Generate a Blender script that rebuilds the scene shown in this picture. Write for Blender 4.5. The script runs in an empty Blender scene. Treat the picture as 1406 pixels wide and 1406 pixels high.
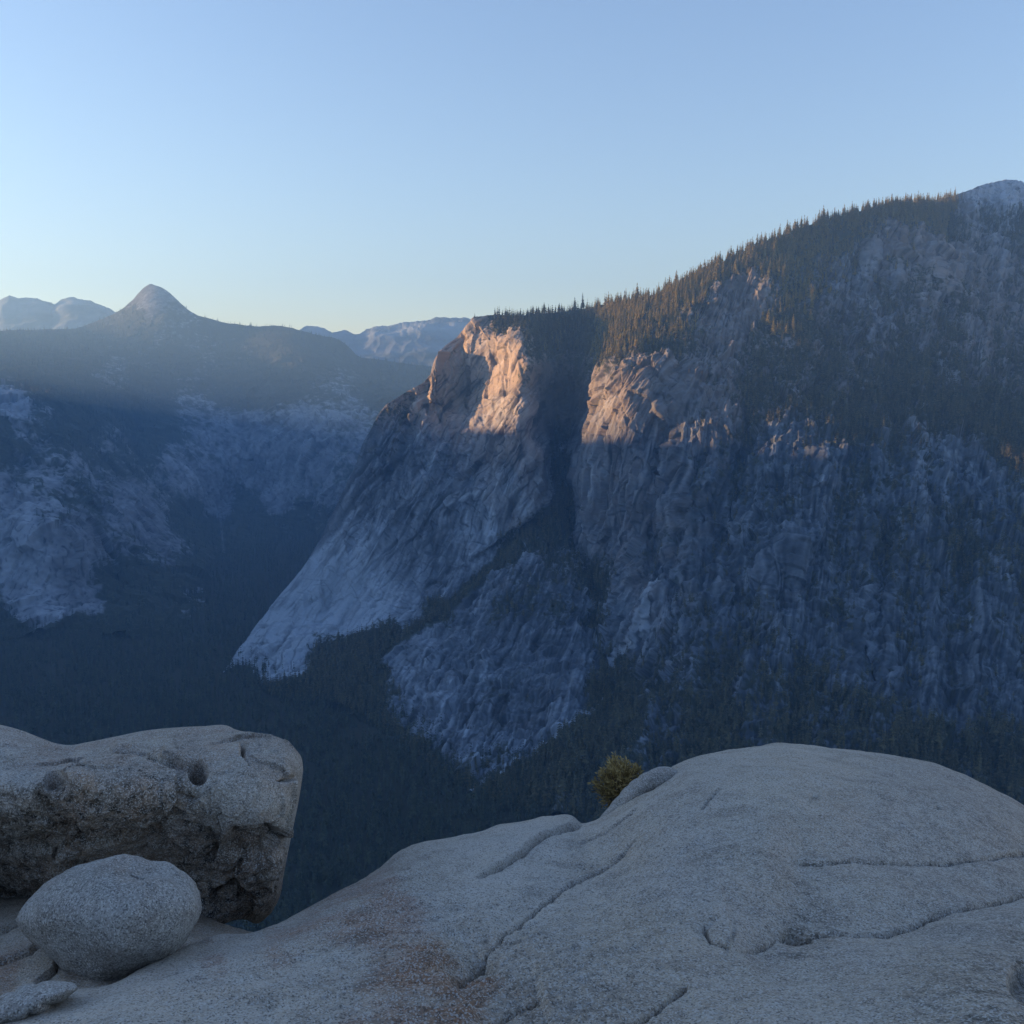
import bpy, math, random
import numpy as np

random.seed(7)
RNG = np.random.default_rng(7)
S = bpy.context.scene
COL = S.collection

# ------------------------------------------------------------------ camera
F = 1350.0
PITCH = math.radians(6.5)
CP, SP = math.cos(PITCH), math.sin(PITCH)


def at(u, v, Y):
    """point of the place seen at photo coordinates u, v whose distance north is Y metres"""
    u = np.asarray(u, float); v = np.asarray(v, float); Y = np.asarray(Y, float)
    a = (u - 703.0) / F
    b = (703.0 - v) / F
    ry = CP + b * SP
    rz = b * CP - SP
    return np.stack(np.broadcast_arrays(a / ry * Y, Y, rz / ry * Y), -1)


def project(P):
    x, y, z = P[..., 0], P[..., 1], P[..., 2]
    d = y * CP - z * SP
    h = y * SP + z * CP
    return 703 + F * x / d, 703 - F * h / d


cam = bpy.data.cameras.new("camera")
camo = bpy.data.objects.new("camera", cam)
COL.objects.link(camo)
cam.lens = 36 * F / 1406
cam.sensor_width = 36
cam.clip_start = 0.05
cam.clip_end = 200000
camo.rotation_euler = (math.radians(90) - PITCH, 0, 0)
S.camera = camo

# ------------------------------------------------------------------ noise
_G = {}


def _tab(seed):
    if seed not in _G:
        r = np.random.default_rng(1000 + seed)
        g = r.normal(size=(256, 3)); g /= np.linalg.norm(g, axis=1)[:, None]
        _G[seed] = (np.concatenate([r.permutation(256)] * 2).astype(np.int32), g.astype(np.float32))
    return _G[seed]


def perlin(p, seed=0):
    perm, g = _tab(seed)
    sh = p.shape[:-1]
    p = p.reshape(-1, 3)
    out = np.empty(len(p), np.float32)
    for c0 in range(0, len(p), 200000):
        q = p[c0:c0 + 200000]
        i = np.floor(q)
        f = (q - i).astype(np.float32)
        i = i.astype(np.int64) & 255
        w = f * f * f * (f * (f * 6 - 15) + 10)
        acc = np.zeros(len(q), np.float32)
        for dx in (0, 1):
            hx = perm[(i[:, 0] + dx) & 255]
            wx = w[:, 0] if dx else 1 - w[:, 0]
            for dy in (0, 1):
                hy = perm[(hx + i[:, 1] + dy) & 255]
                wy = w[:, 1] if dy else 1 - w[:, 1]
                for dz in (0, 1):
                    h = perm[(hy + i[:, 2] + dz) & 255]
                    wz = w[:, 2] if dz else 1 - w[:, 2]
                    gg = g[h]
                    acc += wx * wy * wz * (gg[:, 0] * (f[:, 0] - dx) + gg[:, 1] * (f[:, 1] - dy) + gg[:, 2] * (f[:, 2] - dz))
        out[c0:c0 + 200000] = acc
    return out.reshape(sh) * 1.6


def fbm(p, octv=4, seed=0, gain=0.5, lac=2.03):
    a, s, t = 1.0, 0.0, 0.0
    for k in range(octv):
        s = s + a * perlin(p * lac ** k + 17.3 * k, seed + k)
        t += a; a *= gain
    return s / t


def ridged(p, octv=4, seed=0, gain=0.5, lac=2.03):
    a, s, t = 1.0, 0.0, 0.0
    for k in range(octv):
        s = s + a * (1 - 2 * np.abs(perlin(p * lac ** k + 9.1 * k, seed + k)))
        t += a; a *= gain
    return s / t


def facets(p, seed=0, tilt=1.0):
    """broken planar facets: every cell is a tilted plane with an offset of its own"""
    perm, _ = _tab(seed)
    r = np.random.default_rng(3000 + seed)
    off = r.random((256, 3)).astype(np.float32); nrm = r.normal(size=(256, 3)).astype(np.float32) * tilt; hgt = r.uniform(-.5, .5, 256).astype(np.float32)
    sh = p.shape[:-1]; p = p.reshape(-1, 3); out = np.empty(len(p), np.float32)
    for c0 in range(0, len(p), 200000):
        q = p[c0:c0 + 200000].astype(np.float32)
        i = np.floor(q).astype(np.int64); f = q - i; i &= 255
        best = np.full(len(q), 9.0, np.float32); val = np.zeros(len(q), np.float32)
        for dx in (-1, 0, 1):
            hx = perm[(i[:, 0] + dx) & 255]
            for dy in (-1, 0, 1):
                hy = perm[(hx + i[:, 1] + dy) & 255]
                for dz in (-1, 0, 1):
                    h = perm[(hy + i[:, 2] + dz) & 255]
                    d = f - off[h]
                    d[:, 0] -= dx; d[:, 1] -= dy; d[:, 2] -= dz
                    d2 = np.einsum('ij,ij->i', d, d)
                    m = d2 < best
                    best = np.where(m, d2, best)
                    val = np.where(m, np.einsum('ij,ij->i', d, nrm[h]) + hgt[h], val)
        out[c0:c0 + 200000] = val
    return out.reshape(sh)


def sstep(a, b, x):
    t = np.clip((x - a) / (b - a), 0, 1)
    return t * t * (3 - 2 * t)


# ------------------------------------------------------------------ interpolation
def tps(ctrl, vals, lam=1e-4):
    c = np.asarray(ctrl, float) / 500.0
    n = len(c)
    d = np.linalg.norm(c[:, None] - c[None], axis=-1)
    K = np.where(d > 0, d * d * np.log(d + 1e-12), 0) + lam * np.eye(n)
    Pm = np.c_[np.ones(n), c]
    A = np.block([[K, Pm], [Pm.T, np.zeros((3, 3))]])
    w = np.linalg.solve(A, np.r_[np.asarray(vals, float), 0, 0, 0])

    def f(u, v):
        sh = u.shape
        q = np.c_[u.ravel(), v.ravel()] / 500.0
        o = w[n] + q @ w[n + 1:]
        for k in range(n):
            d2 = (q[:, 0] - c[k, 0]) ** 2 + (q[:, 1] - c[k, 1]) ** 2
            o += w[k] * 0.5 * d2 * np.log(d2 + 1e-20)
        return o.reshape(sh)
    return f


def blend(pts, u, v, sig=45.0):
    """smooth field from (u, v, value) samples"""
    num = np.zeros(u.shape); den = np.full(u.shape, 1e-9)
    for (a, b, c) in pts:
        w = 1.0 / (((u - a) ** 2 + (v - b) ** 2) / sig ** 2 + 0.05) ** 2
        num += w * c; den += w
    return num / den


def curve(pts, n, smooth=True, power=1.0):
    p = np.asarray(pts, float)
    L = np.r_[0, np.cumsum(np.linalg.norm(np.diff(p, axis=0), axis=1))]
    t = np.linspace(0, 1, n) ** power * L[-1]
    if not smooth or len(p) < 3:
        return np.c_[np.interp(t, L, p[:, 0]), np.interp(t, L, p[:, 1])]
    m = np.zeros_like(p)
    d = np.diff(p, axis=0) / np.diff(L)[:, None]
    m[1:-1] = (d[:-1] * np.diff(L)[1:, None] + d[1:] * np.diff(L)[:-1, None]) / (L[2:] - L[:-2])[:, None]
    m[0], m[-1] = d[0], d[-1]
    k = np.clip(np.searchsorted(L, t, 'right') - 1, 0, len(p) - 2)
    h = (L[k + 1] - L[k])[:, None]
    x = ((t - L[k]) / h[:, 0])[:, None]
    return ((2 * x ** 3 - 3 * x ** 2 + 1) * p[k] + (x ** 3 - 2 * x ** 2 + x) * h * m[k]
            + (-2 * x ** 3 + 3 * x ** 2) * p[k + 1] + (x ** 3 - x ** 2) * h * m[k + 1])


def coons(top, bottom, left, right, nr, nc, smooth=True):
    T, B = curve(top, nc, smooth), curve(bottom, nc, smooth)
    L, R = curve(left, nr, smooth), curve(right, nr, smooth)
    s = np.linspace(0, 1, nc)[None, :, None]; t = np.linspace(0, 1, nr)[:, None, None]
    L[0] = T[0]; R[0] = T[-1]; L[-1] = B[0]; R[-1] = B[-1]
    G = ((1 - t) * T[None] + t * B[None] + (1 - s) * L[:, None] + s * R[:, None]
         - (1 - s) * (1 - t) * T[0] - s * (1 - t) * T[-1] - (1 - s) * t * B[0] - s * t * B[-1])
    return G[..., 0], G[..., 1]


def seg_dist(line, u, v, closed=False):
    """distance to a polyline, signed side, and position along it (0..1)"""
    p = np.asarray(line, float)
    best = np.full(u.shape, 1e9); side = np.zeros(u.shape); pos = np.zeros(u.shape)
    L = np.r_[0, np.cumsum(np.linalg.norm(np.diff(p, axis=0), axis=1))]
    for k in range(len(p) - 1):
        a, b = p[k], p[k + 1]
        d = b - a; l2 = d @ d
        t = np.clip(((u - a[0]) * d[0] + (v - a[1]) * d[1]) / l2, 0, 1)
        dx, dy = u - a[0] - t * d[0], v - a[1] - t * d[1]
        D = np.hypot(dx, dy)
        m = D < best
        best = np.where(m, D, best)
        side = np.where(m, np.sign(d[0] * dy - d[1] * dx), side)
        pos = np.where(m, (L[k] + t * (L[k + 1] - L[k])) / L[-1], pos)
    return best, side, pos


def normals(P):
    a = np.gradient(P, axis=1); b = np.gradient(P, axis=0)
    n = np.cross(a, b)
    n /= np.linalg.norm(n, axis=-1, keepdims=True) + 1e-12
    flip = np.sum(n * P, -1) > 0        # towards the eye
    n[flip] *= -1
    return n


# ------------------------------------------------------------------ mesh building
def add_mesh(name, verts, faces, mats, attrs=None, smooth=True, loc=None, mat_idx=None, parent=None):
    me = bpy.data.meshes.new(name)
    verts = np.asarray(verts, np.float64)
    if loc is not None:
        verts = verts - np.asarray(loc)
    faces = np.asarray(faces, np.int32)
    k = faces.shape[1]
    me.vertices.add(len(verts)); me.vertices.foreach_set("co", verts.astype(np.float32).ravel())
    me.loops.add(faces.size); me.loops.foreach_set("vertex_index", faces.ravel())
    me.polygons.add(len(faces))
    me.polygons.foreach_set("loop_start", np.arange(0, faces.size, k, dtype=np.int32))
    me.polygons.foreach_set("loop_total", np.full(len(faces), k, np.int32))
    for m in (mats if isinstance(mats, (list, tuple)) else [mats]):
        me.materials.append(m)
    if mat_idx is not None:
        me.polygons.foreach_set("material_index", np.asarray(mat_idx, np.int32))
    for nme, val in (attrs or {}).items():
        a = me.attributes.new(nme, 'FLOAT', 'POINT')
        a.data.foreach_set("value", np.asarray(val, np.float32).ravel())
    me.update(calc_edges=True)
    me.polygons.foreach_set("use_smooth", np.full(len(faces), smooth, bool))
    o = bpy.data.objects.new(name, me)
    if loc is not None and parent is None:
        o.location = loc
    COL.objects.link(o)
    if parent is not None:
        o.parent = parent
    return o


def grid_faces(nr, nc, off=0, flip=False):
    i = np.arange(nr * nc).reshape(nr, nc) + off
    q = np.stack([i[:-1, :-1], i[1:, :-1], i[1:, 1:], i[:-1, 1:]], -1).reshape(-1, 4)
    return q[:, ::-1] if flip else q


def wrap(P, attrs, edge, steps):
    """continue a sheet behind its skyline: steps = (back, down, sideways) metres"""
    if edge == 'left':
        P = P.transpose(1, 0, 2); attrs = {k: a.T for k, a in attrs.items()}
    if edge == 'right':
        P = P.transpose(1, 0, 2)[::-1]; attrs = {k: a.T[::-1] for k, a in attrs.items()}
    e = P[0]
    h = e[:, :2] / np.linalg.norm(e[:, :2], axis=1)[:, None]
    rows = []
    for back, down, sidew in steps[::-1]:
        r = e.copy()
        r[:, :2] += h * back
        r[:, 0] += h[:, 1] * sidew; r[:, 1] -= h[:, 0] * sidew
        r[:, 2] -= down
        rows.append(r)
    P = np.concatenate([np.array(rows), P], 0)
    attrs = {k: np.concatenate([np.repeat(a[:1], len(steps), 0), a], 0) for k, a in attrs.items()}
    if edge == 'right':
        P = P[::-1].transpose(1, 0, 2); attrs = {k: a[::-1].T for k, a in attrs.items()}
    if edge == 'left':
        P = P.transpose(1, 0, 2); attrs = {k: a.T for k, a in attrs.items()}
    return P, attrs


def tag(o, label=None, cat=None, group=None, kind=None):
    if label: o['label'] = label
    if cat: o['category'] = cat
    if group: o['group'] = group
    if kind: o['kind'] = kind
    return o


# ------------------------------------------------------------------ materials
class NT:
    def __init__(self, name):
        self.m = bpy.data.materials.new(name); self.m.use_nodes = True
        self.t = self.m.node_tree
        self.b = self.t.nodes['Principled BSDF']
        self.b.inputs['Specular IOR Level'].default_value = 0.25

    def n(self, typ, **kw):
        nd = self.t.nodes.new(typ)
        for k, v in kw.items():
            if k in nd.inputs.keys():
                i = nd.inputs[k]
                if isinstance(v, bpy.types.NodeSocket): self.t.links.new(v, i)
                else: i.default_value = v
            else:
                setattr(nd, k, v)
        return nd

    def link(self, a, b): self.t.links.new(a, b)

    def attr(self, name): return self.n('ShaderNodeAttribute', attribute_name=name).outputs['Fac']

    def math(self, op, a, b=0.0, c=None):
        nd = self.t.nodes.new('ShaderNodeMath'); nd.operation = op
        for i, x in enumerate((a, b, c)):
            if x is None: continue
            if isinstance(x, bpy.types.NodeSocket): self.link(x, nd.inputs[i])
            else: nd.inputs[i].default_value = x
        return nd.outputs[0]

    def mix(self, fac, a, b, mode='MIX'):
        nd = self.t.nodes.new('ShaderNodeMix'); nd.data_type = 'RGBA'; nd.blend_type = mode
        for i, x in ((0, fac), (6, a), (7, b)):
            if isinstance(x, bpy.types.NodeSocket): self.link(x, nd.inputs[i])
            elif i == 0: nd.inputs[i].default_value = x
            else: nd.inputs[i].default_value = (*x, 1)
        return nd.outputs[2]

    def ramp(self, x, lo, hi, a=0.0, b=1.0):
        nd = self.t.nodes.new('ShaderNodeMapRange'); nd.clamp = True
        self.link(x, nd.inputs[0])
        nd.inputs[1].default_value, nd.inputs[2].default_value = lo, hi
        nd.inputs[3].default_value, nd.inputs[4].default_value = a, b
        return nd.outputs[0]

    def noise(self, vec, scale, detail=4, rough=0.55, dist=0.0):
        nd = self.n('ShaderNodeTexNoise', Scale=scale, Detail=detail, Roughness=rough, Distortion=dist)
        self.link(vec, nd.inputs['Vector'])
        return nd.outputs['Fac']


def mat_cliff():
    k = NT('cliff granite with brush')
    pos = k.n('ShaderNodeNewGeometry').outputs['Position']
    veg, pale, warm, dark = k.attr('veg'), k.attr('pale'), k.attr('warm'), k.attr('dark')
    n1 = k.noise(pos, 0.02, 5); n2 = k.noise(pos, 0.12, 4, 0.6)
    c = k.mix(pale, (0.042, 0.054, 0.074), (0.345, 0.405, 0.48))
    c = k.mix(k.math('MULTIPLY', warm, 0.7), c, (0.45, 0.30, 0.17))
    c = k.mix(k.ramp(n1, 0.3, 0.7, 0.0, 0.22), c, (0.10, 0.105, 0.11))
    c = k.mix(k.math('MULTIPLY', dark, 0.92), c, (0.016, 0.018, 0.023))
    g = k.mix(n2, (0.020, 0.026, 0.015), (0.062, 0.062, 0.032))
    c = k.mix(veg, c, g)
    k.link(c, k.b.inputs['Base Color'])
    k.b.inputs['Roughness'].default_value = 0.9
    bp = k.n('ShaderNodeBump', Strength=0.6, Distance=3.0, Height=n2)
    k.link(bp.outputs[0], k.b.inputs['Normal'])
    return k.m


def mat_granite(name, base, light, scale=1.0, tan=(0.43, 0.33, 0.23)):
    k = NT(name)
    pos = k.n('ShaderNodeTexCoord').outputs['Object']
    rust, dark, pale = k.attr('rust'), k.attr('dark'), k.attr('pale')
    big = k.ramp(k.noise(pos, 2.2 * scale, 6, 0.62), .32, .68)
    blot = k.noise(pos, 4.5 * scale, 7, 0.68, .6)
    med = k.noise(pos, 9 * scale, 5, 0.6)
    c = k.mix(big, base, light)
    c = k.mix(k.ramp(med, 0.35, 0.7, 0, 0.5), c, tan)
    c = k.mix(k.math('MULTIPLY', rust, k.ramp(med, 0.3, 0.6, 0.6, 1.0)), c, (0.34, 0.17, 0.085))
    c = k.mix(k.math('MULTIPLY', pale, 0.7), c, (0.46, 0.46, 0.46))
    c = k.mix(k.ramp(blot, .50, .66, 0, .42), c, (0.15, 0.135, 0.115))
    c = k.mix(k.ramp(blot, .48, .34, 0, .3), c, (0.50, 0.47, 0.43))
    lich = k.noise(pos, 22 * scale, 6, 0.7)
    c = k.mix(k.math('MULTIPLY', dark, k.ramp(lich, 0.38, 0.56, 1.0, 0.25)), c, (0.022, 0.021, 0.020))
    # crystals
    v1 = k.n('ShaderNodeTexVoronoi', Scale=190 * scale); k.link(pos, v1.inputs['Vector'])
    sep = k.n('ShaderNodeSeparateColor'); k.link(v1.outputs['Color'], sep.inputs[0])
    r = sep.outputs[0]
    fine = k.noise(pos, 110 * scale, 3, 0.7)
    fine2 = k.noise(pos, 55 * scale, 3, 0.65)
    c = k.mix(k.ramp(r, 0.78, 0.84, 0, 0.6), c, (0.06, 0.058, 0.056))
    c = k.mix(k.ramp(sep.outputs[1], 0.72, 0.8, 0, 0.55), c, (0.62, 0.60, 0.57))
    c = k.mix(k.ramp(fine, 0.30, 0.45, 0.6, 0.0), c, (0.06, 0.058, 0.056))
    c = k.mix(k.ramp(fine2, 0.56, 0.68, 0.0, 0.35), c, (0.60, 0.58, 0.55))
    k.link(c, k.b.inputs['Base Color'])
    k.b.inputs['Roughness'].default_value = 0.82
    h = k.math('ADD', k.math('MULTIPLY', fine, 0.6), k.math('ADD', k.math('MULTIPLY', fine2, 0.8), k.math('MULTIPLY', med, 1.2)))
    bp = k.n('ShaderNodeBump', Strength=0.9, Distance=0.012 / scale, Height=h)
    k.link(bp.outputs[0], k.b.inputs['Normal'])
    return k.m


def mat_foliage(name, a, b, rough=0.7, trans=0.0):
    k = NT(name)
    oi = k.n('ShaderNodeObjectInfo').outputs['Random']
    tint = k.attr('tint')
    x = k.math('FRACT', k.math('ADD', oi, tint))
    c = k.mix(x, a, b)
    k.link(c, k.b.inputs['Base Color'])
    if trans:                                           # needles let some light through
        t = k.n('ShaderNodeBsdfTranslucent'); k.link(c, t.inputs[0])
        m = k.n('ShaderNodeMixShader'); m.inputs[0].default_value = trans
        k.link(k.b.outputs[0], m.inputs[1]); k.link(t.outputs[0], m.inputs[2])
        k.link(m.outputs[0], k.t.nodes['Material Output'].inputs['Surface'])
    k.b.inputs['Roughness'].default_value = rough
    return k.m


def mat_plain(name, col, rough=0.9, nscale=None, col2=None):
    k = NT(name)
    if nscale:
        pos = k.n('ShaderNodeNewGeometry').outputs['Position']
        k.link(k.mix(k.noise(pos, nscale, 5), col, col2), k.b.inputs['Base Color'])
    else:
        k.b.inputs['Base Color'].default_value = (*col, 1)
    k.b.inputs['Roughness'].default_value = rough
    return k.m


M_CLIFF = mat_cliff()
M_SLAB = mat_granite('grey granite bedrock', (0.46, 0.40, 0.32), (0.58, 0.505, 0.41))
M_BOULDER = mat_granite('grey granite boulder', (0.30, 0.29, 0.27), (0.38, 0.365, 0.345), 1.0, (0.27, 0.24, 0.21))
M_LEDGE = mat_granite('weathered granite with lichen', (0.39, 0.34, 0.275), (0.52, 0.455, 0.375), 1.0, (0.36, 0.28, 0.20))
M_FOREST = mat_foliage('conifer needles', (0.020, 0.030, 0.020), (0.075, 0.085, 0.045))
M_TREELIT = mat_foliage('sunlit conifer needles', (0.19, 0.16, 0.05), (0.33, 0.255, 0.088), trans=.4)  # gold of the sunlight put into the needle colour
M_TREEDARK = mat_foliage('shaded conifer needles', (0.028, 0.04, 0.02), (0.05, 0.06, 0.028))  # dark copy for trees out of the sun
M_BARK = mat_plain('bark', (0.09, 0.06, 0.045), 0.9, 0.4, (0.05, 0.035, 0.03))

FLOOR_Z = -600.0


def floor_Y(v):
    b = (703.0 - np.asarray(v, float)) / F
    return FLOOR_Z * (CP + b * SP) / (b * CP - SP)


VEG_CLIFF = [(650, 440, .2), (700, 432, .8), (760, 440, .95), (800, 460, .8), (790, 500, .5), (740, 470, .6), (700, 480, .05), (650, 520, .02), (700, 560, .05), (740, 520, .25),
            (760, 560, .15), (745, 600, .05), (772, 600, .5), (774, 640, .9), (775, 690, 1), (745, 640, .05), (742, 680, .08), (800, 600, .08), (802, 640, .08), (805, 680, .1), (812, 730, .15), (790, 560, .2), (755, 530, .25), (850, 430, 1), (900, 420, 1), (950, 390, 1), (1000, 370, .9), (1050, 340, 1), (1150, 310, 1), (1250, 290, .9), (1310, 285, .45), (1380, 262, .05),
            (900, 470, .75), (840, 490, .7), (850, 515, .55), (825, 540, .35), (860, 550, .15), (845, 470, .8), (920, 480, .8), (920, 540, .25), (900, 620, .2), (960, 580, .4), (830, 560, .15), (830, 650, .15), (860, 720, .25), (960, 660, .4), (940, 740, .38), (1000, 440, .3), (1010, 410, .25), (980, 500, .5),
            (1090, 400, .8), (1090, 450, .9), (1060, 470, .8), (1130, 420, .6), (1120, 520, .68), (1050, 540, .65), (1180, 560, .68), (1200, 440, .6), (1150, 400, .6), (1220, 350, .42), (1275, 350, .3), (1245, 400, .6), (1290, 310, .9), (1400, 310, .78),
            (1300, 480, .74), (1260, 520, .75), (1320, 560, .75), (1380, 610, .7), (1380, 380, .52), (1350, 450, .58), (1400, 500, .58), (1330, 640, .2), (1260, 660, .38), (1200, 650, .35), (1100, 640, .3), (1060, 700, .42),
            (1180, 720, .35), (1150, 780, .36), (1270, 730, .5), (1250, 800, .45), (1330, 760, .55), (1370, 700, .42), (1400, 780, .5), (1090, 770, .15), (1100, 850, .38), (1150, 860, .35), (1060, 900, .48), (1050, 980, .55), (1170, 900, .3), (1200, 920, .35), (1230, 880, .3),
            (1300, 880, .25), (1350, 940, .2), (1400, 900, .25), (1300, 980, .3), (1200, 1000, .5), (1250, 1050, .75), (1350, 1050, .6), (1130, 1000, .55), (1000, 830, .3), (880, 660, .1), (1000, 740, .3), (960, 860, .58), (940, 920, .58), (1000, 960, .58), (900, 960, .7), (960, 1010, .75), (920, 1000, .62), (860, 1000, .8), (800, 1040, 1), (700, 1075, 1), (640, 1090, 1), (650, 1055, .4), (760, 1040, .8),
            (600, 540, .2), (540, 560, .35), (560, 600, .3), (520, 620, .25), (500, 680, .12), (600, 640, .12), (640, 700, .1), (560, 740, .1), (690, 700, .03), (480, 760, .02), (430, 830, .02), (380, 880, .03), (480, 850, .02), (520, 830, .1), (560, 800, .15), (600, 780, .15),
            (335, 945, 1), (400, 955, 1), (440, 930, 1), (350, 905, .05), (330, 905, .1), (400, 915, .15), (500, 895, 1), (540, 870, .8), (600, 838, .8), (470, 915, 1), (500, 950, 1), (525, 928, .5), (548, 908, .12), (590, 872, .12), (575, 895, .1), (640, 832, .12), (690, 792, .2), (722, 768, .25), (560, 848, .12), (615, 806, .1), (670, 752, .15), (560, 925, .12), (535, 1005, .9), (600, 980, .12), (600, 1020, .2), (580, 1035, .9), (560, 985, .2), (620, 930, .1), (650, 1000, .2), (640, 860, .2), (690, 840, .4), (690, 775, .6), (740, 740, .55), (765, 712, .9), (700, 755, .7), (790, 770, .62), (815, 800, .75), (780, 830, .4), (740, 800, .35),
            (720, 880, .15), (690, 970, .25), (680, 1000, .2), (640, 1040, .25), (760, 900, .25), (800, 900, .35), (828, 905, .7), (830, 850, .8), (830, 960, .9), (870, 870, .2), (880, 830, .15), (760, 980, .2), (720, 1010, .2), (690, 1040, .45)]


# ------------------------------------------------------------------ the great cliff and the wooded mountain side
def build_cliff():
    nr, nc = 900, 1150
    top = [(650, 436), (664, 433), (680, 431), (700, 432), (740, 431), (780, 427), (820, 420), (850, 414), (890, 407), (930, 391), (980, 366),
           (1010, 352), (1050, 333), (1100, 313), (1150, 298), (1200, 286), (1250, 279), (1290, 276), (1320, 266), (1350, 255), (1380, 249), (1410, 252), (1500, 266)]
    left = [(650, 436), (640, 447), (628, 462), (610, 476), (598, 490), (592, 505), (588, 518), (565, 534), (545, 546), (527, 558), (514, 578), (500, 605),
            (487, 640), (474, 668), (458, 700), (440, 738), (415, 780), (385, 818), (350, 862), (322, 900), (303, 927)]
    bottom = [(303, 927), (350, 945), (400, 962), (450, 968), (500, 990), (545, 1020), (590, 1052), (640, 1090), (700, 1112), (800, 1140), (900, 1165), (1100, 1200), (1500, 1260)]
    right = [(1500, 266), (1500, 1260)]
    u, v = coons(top, bottom, left, right, nr, nc)
    fy = lambda q: float(floor_Y(q))
    C = [(650, 436, 2650), (700, 432, 2680), (760, 428, 2790), (850, 414, 2760), (950, 382, 2720), (1050, 333, 2760), (1150, 298, 2840),
         (1250, 279, 2980), (1300, 270, 3200), (1380, 249, 3500), (1500, 266, 3600),
         (628, 462, 2650), (598, 490, 2620), (565, 534, 2590), (527, 558, 2570), (500, 605, 2540), (474, 668, 2500), (440, 738, 2440), (385, 818, 2360), (322, 900, fy(903)), (303, 927, fy(927)),
         (400, 962, fy(962)), (400, 925, fy(945)), (500, 990, fy(990)), (545, 1020, fy(1020)), (590, 1052, fy(1052)), (640, 1090, fy(1090)), (800, 1140, fy(1140)), (1100, 1200, fy(1200)), (1500, 1260, fy(1260)),
         (775, 470, 2850), (777, 540, 2740), (772, 600, 2630), (772, 660, 2520), (782, 720, 2400), (805, 790, 2230), (826, 860, 2080), (840, 930, 1900),
         (648, 500, 2600), (690, 500, 2525), (735, 500, 2450), (735, 560, 2425), (650, 560, 2570), (690, 455, 2570), (725, 460, 2510), (745, 620, 2420), (740, 680, 2390), (700, 740, 2330), (640, 640, 2440), (580, 600, 2510),
         (560, 700, 2410), (500, 760, 2370), (480, 850, 2270), (420, 860, 2280), (560, 830, 2240), (640, 790, 2270),
         (560, 940, 1930), (545, 980, 1800), (600, 1000, 1680), (640, 980, 1740), (640, 1040, 1560), (660, 870, 2030), (720, 900, 1920), (760, 820, 2110), (780, 950, 1770), (690, 1040, 1560), (720, 1000, 1670), (570, 890, 2060), (740, 760, 2290),
         (795, 480, 2740), (812, 510, 2500), (838, 500, 2385), (805, 590, 2440), (795, 660, 2400), (858, 505, 2340), (890, 505, 2330), (862, 560, 2275), (850, 440, 2660), (900, 440, 2560), (868, 472, 2440), (900, 472, 2420), (940, 420, 2560), (965, 392, 2640), (930, 520, 2310), (900, 600, 2220), (870, 700, 2180), (880, 800, 2020), (870, 880, 1920),
         (960, 450, 2500), (1010, 420, 2590), (1050, 400, 2600), (1045, 450, 2510), (1090, 440, 2470), (1060, 490, 2390), (1000, 520, 2320), (1000, 650, 2120), (1000, 780, 1950), (1000, 900, 1700), (1000, 1050, 1420),
         (1150, 350, 2850), (1200, 420, 2650), (1150, 500, 2400), (1150, 430, 2580), (1150, 650, 2050), (1150, 800, 1830), (1150, 950, 1580), (1150, 1100, 1330),
         (1300, 350, 2880), (1400, 300, 3200), (1300, 450, 2570), (1300, 600, 2180), (1300, 750, 1880), (1300, 900, 1640), (1300, 1050, 1400),
         (1450, 400, 2800), (1450, 600, 2150), (1450, 800, 1780), (1450, 1000, 1480)]
    C = np.array(C)
    w = tps(C[:, :2], 1.0 / C[:, 2], 2e-4)(u, v)
    Y = 1.0 / w
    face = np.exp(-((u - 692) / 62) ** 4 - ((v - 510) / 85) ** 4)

    def step(line, amp, width, fade=0.15):
        """one side of a line stands back by amp metres"""
        d, sd, pos = seg_dist(line, u, v)
        e = sstep(0, fade, pos) * sstep(0, fade, 1 - pos)
        return amp * e * np.where(sd > 0, np.exp(-(d / width) ** 2) * sstep(0, 3, d), 0)

    def groove(line, amp, width, fade=0.1):
        d, sd, pos = seg_dist(line, u, v)
        e = sstep(0, fade, pos) * sstep(0, fade, 1 - pos)
        return amp * e * np.exp(-(d / width) ** 2)

    # the lit corner: the wall left of it stands back, a slim pillar left of that
    Y += step([(644, 575), (643, 540), (644, 500), (640, 460), (634, 440)][::-1], 50, 34, 0.12)
    Y += step([(606, 560), (602, 530), (604, 490), (610, 470)][::-1], -45, 22, 0.15)
    Y += step([(589, 570), (588, 545), (592, 515)][::-1], 30, 14, 0.2)
    Y += step([(565, 590), (560, 560), (572, 540)][::-1], 30, 16, 0.2)
    # right edge of the lit wall and the dark recess right of it
    Y += groove([(790, 470), (778, 540), (771, 600), (771, 650), (775, 690)], 90, 12)
    Y += groove([(771, 600), (771, 660), (776, 700), (800, 760), (818, 820), (828, 880)], 60, 9)
    # brushy ledge: the lower apron stands out below it
    Y += step([(500, 915), (560, 868), (620, 828), (680, 770), (720, 730), (765, 700)], -35, 60, 0.2)
    Y += groove([(490, 920), (560, 868), (620, 828), (680, 770), (720, 730), (765, 700)], 18, 9)
    Y += step([(640, 770), (680, 745), (735, 705)], 25, 20)
    # sloping flutes of the left apron
    Y += groove([(520, 640), (490, 720), (462, 800), (430, 880)], 16, 8)
    Y += groove([(560, 690), (520, 760), (490, 820), (455, 890)], 14, 7)
    Y += groove([(575, 560), (540, 640), (510, 700)], 14, 9)
    Y += groove([(640, 620), (590, 680), (545, 740)], 12, 7)
    # buttresses of the right wall
    Y += groove([(930, 500), (915, 600), (905, 700), (900, 790)], 30, 12)
    Y += groove([(1030, 560), (1010, 660), (1000, 760), (1010, 860)], 30, 15)
    Y += groove([(960, 620), (940, 720), (930, 830)], 25, 12)
    Y += groove([(1080, 380), (1100, 430), (1180, 520), (1260, 600), (1340, 680)], 25, 20)
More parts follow.
